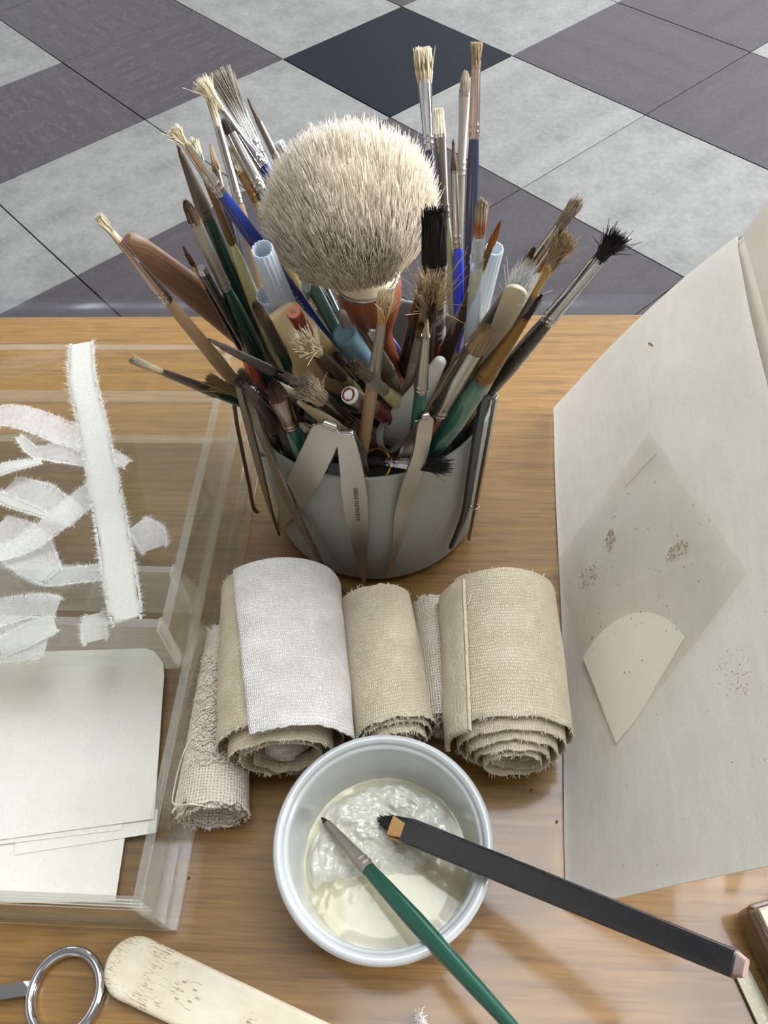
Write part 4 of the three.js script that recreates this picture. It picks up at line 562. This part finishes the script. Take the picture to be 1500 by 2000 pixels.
// ---------- rolled bandages ----------
const crepe = (x, y) => { const w = 1.1 * (fbm(x / 50, y / 50, 3) - 0.5), wy = 1.1 * (fbm(x / 40 + 9, y / 40, 3) - 0.5), fy = y / 23 + wy, row = Math.floor(fy), cx = x / 14 + w + 0.5 * (row % 2) + 0.35 * h2(row, 3), a = Math.pow(Math.abs(Math.sin(Math.PI * cx)), 0.9), b = Math.pow(Math.abs(Math.sin(Math.PI * fy)), 0.6); return clamp(0.12 + 0.75 * a * b + 0.5 * (fbm(x / 4, y / 7, 3) - 0.42)); };
const clothMap = (hi, lo, fn, seedK) => tex(512, 512, (x, y) => { const h = fn(x, y), st = fbm(x / 130 + seedK, y / 130, 3), t = clamp(h * 0.8 + 0.25); return [0, 1, 2].map((i) => lerp(lo[i], hi[i], t) * (0.93 + 0.12 * st) - (i === 2 ? 8 * (1 - st) : 0)); }, { rep: 25 });
const crepeBump = tex(512, 512, (x, y) => 255 * crepe(x, y), { srgb: false, rep: 25 });
const gz = (x, y) => { const w = 12 * (fbm(x / 40, y / 40, 3) - 0.5), w2 = 14 * (fbm(x / 34 + 8, y / 34, 3) - 0.5), a = Math.abs(((((x + w) / 24) % 1) + 1) % 1 - 0.5) * 2, b = Math.abs(((((y + w2) / 20) % 1) + 1) % 1 - 0.5) * 2; return Math.max(1 - a * 1.12, 1 - b * 1.1) + 0.25 * (fbm(x / 6, y / 6, 2) - 0.4); };
const gauzeBump = tex(512, 512, (x, y) => 255 * clamp(gz(x, y)), { srgb: false, rep: 25 });
const gauzeAlpha = tex(512, 512, (x, y) => (gz(x, y) > 0.14 ? 255 : 0), { srgb: false, rep: 25 });
const C = {
  beige: std('#ffffff', 0.95, { map: clothMap([220, 207, 182], [164, 150, 122], crepe, 1), bumpMap: crepeBump, bumpScale: 0.0006 }),
  white: std('#ffffff', 0.95, { map: clothMap([240, 236, 232], [190, 184, 178], crepe, 4), bumpMap: crepeBump, bumpScale: 0.0007 }),
  cream: std('#ffffff', 0.95, { map: clothMap([230, 217, 194], [174, 159, 132], crepe, 8), bumpMap: crepeBump, bumpScale: 0.0006 }),
  felt: std('#ffffff', 0.95, { map: clothMap([214, 204, 182], [176, 164, 138], (x, y) => fbm(x / 6, y / 18, 4), 3), bumpMap: tex(256, 256, (x, y) => 255 * fbm(x / 4, y / 8, 4), { srgb: false, rep: 25 }), bumpScale: 0.0006 }),
  gauze: std('#ffffff', 0.95, { map: clothMap([228, 216, 203], [186, 172, 156], gz, 6), bumpMap: gauzeBump, bumpScale: 0.0006, alphaMap: gauzeAlpha, alphaTest: 0.5 }),
  gauzeGrey: std('#ffffff', 0.95, { map: clothMap([216, 206, 196], [176, 164, 150], gz, 9), bumpMap: gauzeBump, bumpScale: 0.0006, alphaMap: gauzeAlpha, alphaTest: 0.5 }),
};
const THREAD = std('#e2d8c8', 0.95);
// sheet through f(a, s) -> [centre point, outward normal], with thickness
function cloth(f, na, ns, th, uvOf) {
  const pos = [], uv = [], idx = [];
  for (const side of [1, -1]) for (let i = 0; i <= na; i++) for (let j = 0; j <= ns; j++) { const [p, n] = f(i / na, j / ns); pos.push(p.x + n.x * side * th / 2, p.y + n.y * side * th / 2, p.z + n.z * side * th / 2); uv.push(...uvOf(i / na, j / ns)); }
  const m = (na + 1) * (ns + 1); for (let i = 0; i < na; i++) for (let j = 0; j < ns; j++) { const a = i * (ns + 1) + j, b = a + ns + 1; idx.push(a, b, a + 1, a + 1, b, b + 1, m + a, m + a + 1, m + b, m + a + 1, m + b + 1, m + b); }
  const edge = (a, b) => idx.push(a, b, m + a, b, m + b, m + a); for (let i = 0; i < na; i++) { edge(i * (ns + 1), (i + 1) * (ns + 1)); edge(i * (ns + 1) + ns, (i + 1) * (ns + 1) + ns); } for (let j = 0; j < ns; j++) { edge(j, j + 1); edge(na * (ns + 1) + j, na * (ns + 1) + j + 1); }
  return geoFrom(pos, idx, uv);
}
function bandage(label, A, B, R0, R1, o) {
  const { turns = 5, rin = 0.006, mat, th = 0.0009, end = 2, dir = 1, tele = 0.01, sq = 0.96, sx = 1, seed = 1, fr = 220, rag = 0.0008, lift = 0, noise: nz = 0.0012 } = o;
  const ax = V(B[0] - A[0], 0, B[1] - A[1]), L = ax.length(); ax.normalize(); const side = V(ax.z, 0, -ax.x), up = V(0, 1, 0), g = thing('bandage_roll', label, 'bandage', [A[0], yT, A[1]], 'rolled cloth bandages');
  const tmax = turns * Math.PI * 2, Rm = Math.max(R0, R1);
  const at = (ang, r, s) => { const R = lerp(R0, R1, clamp(s / L)), q = r * R, wob = 1 + 0.05 * (fbm(ang * 1.1 + seed * 9, s * 25 + seed, 2) - 0.5); const c = Math.cos(ang), sn = Math.sin(ang); return [V().addScaledVector(ax, s).addScaledVector(up, c * q * sq * wob + R * sq + lift * (s / L) + th).addScaledVector(side, sn * q * sx * wob), V().addScaledVector(up, c).addScaledVector(side, sn)]; };
  const layer = (t) => lerp(rin / Rm, 1, t), angle = (t) => end - dir * tmax * (1 - t), far = (t) => -0.0005 - nz * 2 * fbm(t * 40, seed, 2), nearS = (t) => L + tele * Math.pow(1 - t, 0.8) - tele * 0.55 * Math.pow(1 - t, 4) + nz * 4 * (fbm(t * turns * 3.1, seed + 5, 3) - 0.5) + (o.step ? o.step(t) : 0);
  const na = Math.round(turns * 46), ns = 26, arc = []; { let a = 0; for (let i = 0; i <= na; i++) { arc.push(a); a += layer(i / na) * Rm * tmax / na; } }
  const f = (a, b) => { const s = lerp(far(a), nearS(a), b) + (b === 1 || b === 0 ? rag * (noise(a * na * 0.8, seed * 3 + b) - 0.5) * 2 : 0); return at(angle(a), layer(a), s); };
  const rcl = part('rolled_cloth', cloth(f, na, ns, th, (a, b) => [arc[Math.round(a * na)], b * L]), mat, g);
  const fz = []; for (let k = 0; k < fr; k++) { const t = 1 - Math.pow(rnd(), 1.5) * 0.75, nearEnd = rnd() < 0.8, s = nearEnd ? nearS(t) - 0.0004 : far(t), [p, n] = at(angle(t), layer(t), s); const l = rr(0.0008, 0.0024), d = V().addScaledVector(ax, nearEnd ? l : -l).addScaledVector(n, rr(-0.4, 0.9) * l).addScaledVector(V().crossVectors(n, ax), rr(-0.8, 0.8) * l); fz.push([p, d, rr(-0.0006, 0.0006)]); }
  let n = 0; const F = part('frayed_threads', hairs(fz.length, () => { const [p, d, c] = fz[n++]; return (t) => [p.x + d.x * t, p.y + d.y * t + c * Math.sin(t * 3), p.z + d.z * t]; }, 0.00026, 0.00016, 3, () => () => [1, 1, 1]), THREAD, rcl); F.userData.kind = 'stuff';
  const flap = (nm, a0, a1, s0, s1, out, m, t2, lab, slant = 0, lo = 0) => part(nm, cloth((a, b) => { const ang = lerp(a0, a1, a) + slant * (1 - a) * b, s = lerp(s0, s1, b) + (b === 1 ? rag * 1.5 * (noise(a * 60, 7) - 0.5) : 0) + 0.003 * (fbm(a * 3 + 4, seed, 2) - 0.5) * b + lo * a * b; const [p, q] = at(ang, 1, s); return [p.addScaledVector(q, out * (0.6 + 0.8 * fbm(a * 3, b * 4 + seed, 2)) + (o.lip ?? 0) * Math.pow(b, 6)), q]; }, 44, 40, t2, (a, b) => [a * (a1 - a0) * Rm, b * (s1 - s0)]), m, g, lab);
  return { g, flap, at, L };
}
{
  const w = bandage('big bandage roll with a loose bright white end on top, left of centre', [-0.0655, -0.253], [-0.0605, -0.1575], 0.0335, 0.0345, { mat: C.beige, turns: 3, rin: 0.017, end: -1.9, dir: -1, tele: 0.012, seed: 2, th: 0.0011, fr: 420, lift: 0.003, step: (t) => -0.004 * smooth(0.6, 0.7, t) });
  w.flap('loose_white_end', -0.62, 1.75, 0.0, w.L + 0.006, 0.003, C.white, 0.0012, 'bright white loose end', 0.3, -0.003);
  part('core_wad', loft([[0, 0.004], [0.004, 0.0125], [0.03, 0.015]], 24, true, (a, y) => 0.5 * (fbm(a * 1.5, y * 60, 3) - 0.5)).rotateX(-Math.PI / 2).translate(0.006, 0.031, 0.1), C.white, w.g);
}
bandage('cream crepe bandage roll behind the bowl, between the white one and the small gauze roll', [-0.01, -0.2454], [-0.0025, -0.165], 0.0222, 0.0232, { mat: C.cream, turns: 5, rin: 0.006, end: 1.6, dir: 1, tele: 0.008, seed: 5, fr: 420 });
{
  const r = bandage('thick beige bandage roll on the right with visible spiral layers and a felted end flap', [0.0648, -0.2385], [0.0588, -0.1575], 0.0322, 0.0325, { mat: C.cream, turns: 5.6, rin: 0.008, end: -1.0, dir: -1, tele: 0.026, seed: 8, fr: 360, th: 0.0014, lift: -0.0005 });
  r.flap('felted_end_flap', -1.75, -0.72, 0.002, r.L + 0.008, 0.0022, C.felt, 0.0026, 'smoother felted flap');
  part('loose_thread', tube([r.at(-0.7, 1.08, 0.02)[0], r.at(-0.62, 1.1, 0.018)[0], r.at(-0.6, 1.06, 0.014)[0], r.at(-0.53, 1.09, 0.011)[0]], 0.00025, 16, 5), THREAD, r.g);
}
bandage('small flattened gauze roll squeezed between the cream and the thick beige rolls', [0.0235, -0.2435], [0.0255, -0.17], 0.0155, 0.018, { mat: C.gauzeGrey, turns: 4, rin: 0.004, end: 1.8, tele: 0.003, seed: 12, sx: 0.75, sq: 1, fr: 200 });
{
  const r = bandage('frayed open-weave gauze roll at far left, beside the acrylic tray', [-0.0985, -0.237], [-0.0995, -0.1305], 0.0125, 0.0198, { mat: C.gauze, turns: 3, rin: 0.012, end: -1.1, dir: -1, tele: 0.001, seed: 15, fr: 420, th: 0.0008, rag: 0.002, nz: 0.003 });
  const fz = []; for (let k = 0; k < 260; k++) { const s = rr(0.02, 0.085), ang = rr(-0.5, 0.35), [p, n] = r.at(ang, 1.03, s), sdir = rnd() < 0.5 ? -1 : 1, l = rr(0.004, 0.013), c = rr(-1, 1), d = rr(-0.5, 0.5); fz.push([s, ang, l / 0.018 * sdir, d * l, c]); }
  let n = 0; const F = part('loose_threads', hairs(fz.length, () => { const [s, a, da, ds, c] = fz[n++]; return (t) => { const [p] = r.at(a + da * t, 1.05 + 0.06 * Math.sin(t * 5 + c * 3), s + ds * t + 0.0016 * Math.sin(t * 7 + c * 5)); return [p.x, p.y, p.z]; }; }, 0.00034, 0.00026, 7, () => () => [1, 1, 1]), THREAD, r.g); F.userData.kind = 'stuff';
  part('long_loose_thread', tube([r.at(-0.4, 1.06, 0.062)[0], r.at(-0.95, 1.08, 0.075)[0], r.at(-1.15, 1.1, 0.095)[0], r.at(-0.9, 1.1, 0.104)[0], r.at(-0.3, 1.1, 0.107)[0], r.at(0, 1.04, 0.108)[0]], 0.00035, 40, 6), THREAD, r.g);
}

// ---------- bowl of paste with two brushes ----------
const BX = -0.0113, BZ = -0.1031;
{
  const g = thing('paste_bowl', 'round pale grey-white porcelain bowl of wet paste at the front', 'bowl', [BX, yT, BZ]);
  const P = [[0, 0.002], [0.036, 0.002], [0.037, 0], [0.0395, 0], [0.041, 0.002], [0.0435, 0.008], [0.0472, 0.03], [0.0485, 0.043], [0.0494, 0.046], [0.0511, 0.0478], [0.0515, 0.0502], [0.0506, 0.0522], [0.0488, 0.0528], [0.0472, 0.0518], [0.0464, 0.05], [0.0452, 0.0492], [0.0444, 0.0475], [0.0438, 0.042], [0.0415, 0.022], [0.0402, 0.0145], [0.037, 0.0105], [0.03, 0.0092], [0, 0.009]];
  part('bowl_body', new THREE.LatheGeometry(new THREE.SplineCurve(P.map(([x, y]) => new THREE.Vector2(x, y))).getPoints(110), 120), phys('#bbbebb', 0.22, { clearcoat: 0.6, clearcoatRoughness: 0.08, bumpMap: worn, bumpScale: 0.00008 }), g);
}
{
  const g = thing('wet_paste', 'lumpy translucent white starch paste with thin liquid in the bowl', 'paste', [BX, yT, BZ]); const pos = [], uv = [], idx = [], NR = 90, NA = 160;
  for (let i = 0; i <= NR; i++) for (let k = 0; k <= NA; k++) {
    const r = 0.041 * (i / NR), a = k / NA * 6.28319, x = Math.cos(a) * r, z = Math.sin(a) * r, m = smooth(0.016, -0.008, z + 0.35 * x + 0.012 * (fbm(x * 90 + 3, z * 90, 3) - 0.5) * 3), lump = fbm(x * 190, z * 190, 4), big = fbm(x * 55 + 7, z * 55 + 3, 3), chunk = smooth(0.45, 0.6, fbm(x * 260 + 9, z * 260, 3));
    const y = 0.0158 + m * (0.0105 * (big - 0.2) + 0.006 * (lump - 0.35) + 0.0014 * chunk * m) * smooth(0.0405, 0.034, r) + 0.0025 * smooth(0.034, 0.041, r) * fbm(a * 4, 3, 3);
    pos.push(x, y, z); uv.push(x, z);
  }
  for (let i = 0; i < NR; i++) for (let k = 0; k < NA; k++) { const a = i * (NA + 1) + k, b = a + NA + 1; idx.push(a, a + 1, b, a + 1, b + 1, b); }
  part('paste_mass', geoFrom(pos, idx, uv), phys('#efeee6', 0.25, { clearcoat: 0.8, clearcoatRoughness: 0.08, map: tex(256, 256, (x, y) => { const a = fbm(x / 30, y / 30, 4); return [240 - 20 * a, 238 - 20 * a, 230 - 26 * a]; }, { rep: 14 }) }), g);
  part('liquid', new THREE.CircleGeometry(0.0412, 80).rotateX(-Math.PI / 2).translate(0, 0.0184, 0), phys('#f3f0e2', 0.05, { transmission: 0.9, ior: 1.33 }), g);
}
{
  const T = V(-0.0428, 0.7735, -0.1244), Q = V(0.0126, 0.8055, -0.0549), d = T.clone().sub(Q).normalize(), L = 0.2, B = T.clone().addScaledVector(d, -L);
  brush('paint_brush', 'green-handled brush with a dull ferrule lying in the paste bowl', B.toArray(), d.toArray(), [L, L - 0.0053, L - 0.0399], [0.003, 0.0042, 0.0068, 0.0085], { hair: 'dark', fer: 'dull', col: 'teal', pt: 0.8, n: 110 });
}
{
  const T = V(-0.0143, 0.776, -0.1213), Q = V(0.0365, 0.8082, -0.0885), d = T.clone().sub(Q).normalize(), L = 0.176, B = T.clone().addScaledVector(d, -L);
  const g = brush('paint_brush', 'thick square black-handled brush with black hair lying across the bowl rim', B.toArray(), d.toArray(), [L, L - 0.0125, L - 0.0127], [0.009, 0.0105, 0.0125, 0.0125], { hair: 'black', fer: 'dark', col: 'black', pt: 0.7, flat: 0.7, square: 1, rag: 0.5 });
  const chip = std('#b48a55', 0.8), hd = g.children[0]; part('bare_wood_chip', loft([[L - 0.021, 0.0034, 0.0005, 3], [L - 0.0132, 0.0048, 0.0007, 2.4]], 16).translate(-0.0008, 0, 0.0053), chip, hd, 'chipped bare wood'); part('bare_wood_chip', loft([[L - 0.022, 0.0006, 0.002, 3], [L - 0.0134, 0.0008, 0.0034, 2.4]], 16).translate(-0.0059, 0, 0.001), chip, hd, 'chipped bare wood');
  part('pale_end', loft([[-0.003, 0.0032, 0.0032, 5], [0, 0.0042, 0.0042, 6]], 24), std('#7d685f', 0.6), hd);
}

// ---------- the standing booklet on the right ----------
{
  const P0 = V(0.1301, yT, -0.4149), u = V(-0.1493, 0, 0.9888), e = V(0.4718, 0.8788, 0.0712), n = V().crossVectors(u, e).normalize();
  const map = canvasTex(1024, 2048, (c, W, Hh) => {
    c.fillStyle = '#d8d4c8'; c.fillRect(0, 0, W, Hh); const im = c.getImageData(0, 0, W, Hh), d = im.data;
    for (let y = 0; y < Hh; y++) for (let x = 0; x < W; x++) { const o = (y * W + x) * 4, a = fbm(x / 3, y / 3, 2) - 0.5, b = fbm(x / 220, y / 260 + 3, 4) - 0.5, f = fbm(x / 18, y / 70, 3) - 0.5; d[o] += 14 * a + 22 * b + 8 * f; d[o + 1] += 14 * a + 20 * b + 8 * f; d[o + 2] += 14 * a + 26 * b + 8 * f; }
    c.putImageData(im, 0, 0); const spot = (U, E, r, n2, col) => { c.fillStyle = col; for (let k = 0; k < n2; k++) { const a = rnd() * 6.28, q = Math.sqrt(rnd()) * r; c.globalAlpha = rr(0.3, 0.8); c.beginPath(); c.ellipse((E + Math.cos(a) * q * 0.8) / 0.18 * W, (1 - (U + Math.sin(a) * q) / 0.345) * Hh, rr(0.6, 2), rr(0.6, 2.4), a, 0, 6.3); c.fill(); } };
    spot(0.262, 0.125, 0.012, 70, '#6d5048'); spot(0.268, 0.128, 0.006, 30, '#8a4438'); spot(0.12, 0.06, 0.11, 130, '#5b544c'); spot(0.24, 0.08, 0.1, 70, '#5b544c'); spot(0.09, 0.035, 0.02, 22, '#4a453f');
    c.globalAlpha = 0.9; c.fillStyle = '#7a6344'; c.beginPath(); c.ellipse(0.1043 / 0.18 * W, (1 - 0.0316 / 0.345) * Hh, 5, 22, 0.5, 0, 6.3); c.fill();
  });
  const g = thing('paper_booklet', 'tall folded booklet of thick off-white paper standing tilted on the right', 'booklet', P0.toArray());
  const leaf = (Lu, We, bend, t) => cloth((a, b) => [V().addScaledVector(u, a * Lu).addScaledVector(e, 0.0006 + b * We).addScaledVector(n, bend * Math.sin(Math.PI * b) + 0.002 * (fbm(a * 4, b * 2, 2) - 0.5) + 0.004 * Math.pow(1 - b, 3) * smooth(0.6, 1, a) - 0.006 * Math.pow(b, 4) * Math.pow(1 - a, 8)), n], 60, 30, t, (a, b) => [b * We / 0.18, a * Lu / 0.345]);
  part('front_leaf', leaf(0.3415, 0.173, 0.0022, 0.0009), std('#ffffff', 0.85, { map }), g);
  const e2 = V(0.9888 * Math.cos(1.3), Math.sin(1.3), 0.1493 * Math.cos(1.3)), n2 = V().crossVectors(u, e2).normalize(), S0 = V(0.2182, 0.89, -0.3984).addScaledVector(e2, -0.139 / Math.sin(1.3)).sub(P0); S0.y = 0.0006;
  part('back_leaf', cloth((a, b) => [S0.clone().addScaledVector(u, a * 0.29).addScaledVector(e2, b * 0.27).addScaledVector(n2, 0.003 * Math.sin(3 * b)), n2], 40, 24, 0.0009, (a, b) => [b * 0.27, a * 0.335]), std('#ffffff', 0.85, { map: paperMap([232, 228, 216]) }), g, 'second leaf behind, rising higher');
  part('fold_strip', cloth((a, b) => [S0.clone().addScaledVector(u, 0.006 + a * 0.28).addScaledVector(e2, 0.118 + b * 0.045).addScaledVector(n2, 0.0018 + 0.0035 * Math.sin(Math.PI * b)), n2], 40, 10, 0.0008, (a, b) => [b * 0.05, a * 0.335]), std('#ffffff', 0.85, { map: paperMap([236, 230, 214]) }), g);
  // film sheet and tissue on the front leaf
  const flat = (pts, off, t) => { const s = new THREE.Shape(pts.map(([a, b]) => new THREE.Vector2(a, b))), gg = new THREE.ExtrudeGeometry(s, { depth: t, bevelEnabled: false, curveSegments: 40 }); gg.applyMatrix4(new THREE.Matrix4().makeBasis(u, e, n).setPosition(n.clone().multiplyScalar(off))); return gg; };
  const f = thing('film_sheet', 'translucent greyish film square set diagonally on the standing booklet', 'film sheet', P0.toArray());
  const filmMap = canvasTex(1024, 534, (c, W, Hh) => {
    c.fillStyle = '#fcfcfa'; c.fillRect(0, 0, W, Hh); const X = (U) => U / 0.345 * W, Y = (E) => (1 - E / 0.18) * Hh;
    c.strokeStyle = '#ffffff'; c.lineWidth = 7; c.globalAlpha = 0.5; c.beginPath(); c.moveTo(X(0.185), Y(0.035)); c.quadraticCurveTo(X(0.185), Y(0.07), X(0.2), Y(0.125)); c.stroke(); c.strokeStyle = '#d9d9d4'; c.lineWidth = 5; c.globalAlpha = 0.4; c.beginPath(); c.moveTo(X(0.124), Y(0.072)); c.lineTo(X(0.118), Y(0.1)); c.stroke();
    const smudge = (U, E, ru, re, n2, col) => { c.fillStyle = col; for (let k = 0; k < n2; k++) { const a = rnd() * 6.28, q = Math.sqrt(rnd()); c.globalAlpha = rr(0.08, 0.3); c.beginPath(); c.arc(X(U + Math.cos(a) * q * ru), Y(E + Math.sin(a) * q * re), rr(0.8, 1.9), 0, 6.3); c.fill(); } };
    smudge(0.153, 0.056, 0.008, 0.004, 90, '#7d4a38'); smudge(0.166, 0.034, 0.008, 0.009, 80, '#85675a'); smudge(0.187, 0.105, 0.005, 0.008, 70, '#7d4a38'); smudge(0.18, 0.07, 0.06, 0.06, 60, '#4f4943');
  });
  filmMap.wrapS = filmMap.wrapT = THREE.RepeatWrapping; filmMap.repeat.set(1 / 0.345, 1 / 0.18);
  const film = [[0.0985, 0.0968], [0.2205, 0.1446], [0.2719, 0.0468], [0.1647, 0.0089], [0.141, 0.002]];
  part('film_body', flat(film, 0.0046, 0.00025), phys('#ffffff', 0.16, { transmission: 0.97, ior: 1.36, map: filmMap }), f);
  const arc = []; { const cx = 0.2545, cy = 0.0548, r = 0.0505; for (let k = 0; k <= 30; k++) { const a = lerp(-2.5, -4.3, k / 30); arc.push([cx + Math.cos(a) * r, cy + Math.sin(a) * r]); } }
  const t = thing('tissue_patch', 'pale tissue piece with a rounded top showing through the film on the booklet', 'tissue', P0.toArray());
  part('tissue_body', flat([...arc, [0.262, 0.064], [0.2705, 0.0468]], 0.0036, 0.0005), std('#f1eee2', 0.9), t);
}

// ---------- tools along the front edge ----------
{
  const g = thing('scissors', 'shiny steel scissors handle ring at the lower left corner', 'scissors', [-0.1683, yT, -0.0562]);
  const ring = (x, z) => { const gg = new THREE.TorusGeometry(0.0166, 0.0024, 20, 90); gg.rotateX(Math.PI / 2); gg.scale(1, 1.25, 1.08); gg.translate(x, 0.0031, z); return gg; };
  const arm = (x, z, s) => { const P = []; for (let i = 0; i <= 16; i++) { const t = i / 16; P.push(V(x - 0.0155 - t * 0.1, 0.0031, z - 0.003 + lerp(0, s, t * t * (3 - 2 * t)))); } return ribbon(P, P.map((_, i) => lerp(0.0062, 0.0075, i / 16)), P.map(() => V(0, 1, 0)), 0.0042); };
  part('finger_ring', ring(0, 0), M.chrome, g); part('arm', arm(0, 0, 0.014), M.chrome, g); part('finger_ring', ring(0.002, 0.047), M.chrome, g); part('arm', arm(0.002, 0.053, -0.026), M.chrome, g);
  part('blade', slab([[-0.112, 0.008], [-0.21, 0.018], [-0.112, 0.022]], 0.003).translate(0, 0.0015, 0), M.steel, g); part('pivot_screw', loft([[0.0035, 0.003], [0.0062, 0.0027]], 20).translate(-0.114, 0, 0.015), M.steel, g);
}
{
  const a = V(-0.1367, 0, -0.0648), b = V(-0.03, 0, -0.0165), d = b.clone().sub(a).normalize(), s = V(-d.z, 0, d.x), L = 0.16, r = 0.0142, pts = [];
  for (let k = 0; k <= 20; k++) { const an = Math.PI / 2 + (k / 20) * Math.PI; pts.push([Math.cos(an) * r, Math.sin(an) * r]); } pts.push([L - 0.02, -r * 0.9], [L, -0.002], [L, 0.002], [L - 0.02, r * 0.9]);
  const g = thing('bone_folder', 'cream bone folder with a rounded end and brown flecks lying at the front left', 'tool', [a.x, yT, a.z]);
  const geo = slab(pts, 0.0052, 0.0022); geo.rotateY(-Math.atan2(d.z, d.x)); { const uvv = geo.attributes.uv, p = geo.attributes.position; for (let i = 0; i < uvv.count; i++) { const x = p.getX(i), z = p.getZ(i); uvv.setXY(i, x * s.x + z * s.z, x * d.x + z * d.z); } }
  part('folder_blade', geo, BONE, g);
}
{
  const g = thing('metal_weight', 'heavy brown-sided block with a worn silvery top plate at the right edge', 'weight', [0.158, yT, -0.07]), d = Math.atan2(0.0296, 0.0056), rot = -(d - Math.PI / 2);
  g.rotation.y = rot;
  const mm = std('#ffffff', 0.4, { metalness: 0.75, map: tex(256, 256, (x, y) => { const a = fbm(x / 20, y / 20, 4), b = noise(x / 3, y / 3); const t = 120 + 60 * a + (b > 0.93 ? 40 : 0); return [t * 1.02, t * 0.95, t * 0.84]; }, { rep: 25 }) });
  part('block_body', new RoundedBoxGeometry(0.07, 0.021, 0.11, 5, 0.004).translate(0.0345, 0.0105, 0.054), phys('#4a3323', 0.28, { clearcoat: 0.8 }), g);
  part('top_plate', new RoundedBoxGeometry(0.065, 0.003, 0.105, 3, 0.0014).translate(0.0352, 0.0215, 0.0545), mm, g);
}
{
  const a = V(0.1505, 0, -0.0469), dd = V(0.0045, 0, 0.0204).normalize(), g = thing('spatula_blade', 'narrow tarnished metal blade with a rounded tip in the lower right corner', 'tool', [a.x + 0.003, yT, a.z]);
  const P = [], r = 0.0042; for (let k = 0; k <= 14; k++) { const an = Math.PI / 2 + k / 14 * Math.PI; P.push([Math.cos(an) * r * 1.8 + 0.004, Math.sin(an) * r]); } P.push([0.05, -0.0048], [0.09, -0.0042], [0.09, 0.0042], [0.05, 0.0048]);
  const geo = slab(P, 0.0014, 0.0004); geo.rotateY(-Math.atan2(dd.z, dd.x)); part('blade_body', geo, std('#6b6655', 0.42, { metalness: 0.85, roughnessMap: brushed }), g);
}
{
  const at = () => { const a = rnd() * 6.28, r = rr(0, 0.0035), h = rr(0.0004, 0.0022), d = rr(0, 6.28), l = rr(0.001, 0.0035); return (t) => [Math.cos(a) * r * 0.6 + Math.cos(d) * l * t, h + 0.0006 * Math.sin(t * 5), Math.sin(a) * r * 1.4 + Math.sin(d) * l * t]; };
  const g = thing('lint_tuft', 'small tuft of white lint on the table at the bottom edge', 'lint', [0.0004, yT - 0.0004, -0.0345]); part('fibres', hairs(220, at, 0.00014, 0.0001, 3, () => () => [1, 1, 1]), std('#e9e4df', 0.95), g).userData.kind = 'stuff';
}
for (const [x, z, s, l] of [[-0.114, -0.105, 0.9, 'dark speck beside the acrylic tray'], [0.069, -0.1375, 0.8, 'dark speck on the table left of the booklet'], [0.0795, -0.12, 0.9, 'dark speck below the booklet edge'], [-0.0765, -0.2745, 3, 'brown flake on the table behind the white bandage roll']]) {
  const [g] = single('debris_speck', l, 'speck', new THREE.IcosahedronGeometry(0.0007 * s, 1).scale(1, 0.5, 1.3), std('#4a2d1c', 0.9), [x, yT + 0.0002, z]);
}

renderer.render(scene, camera);
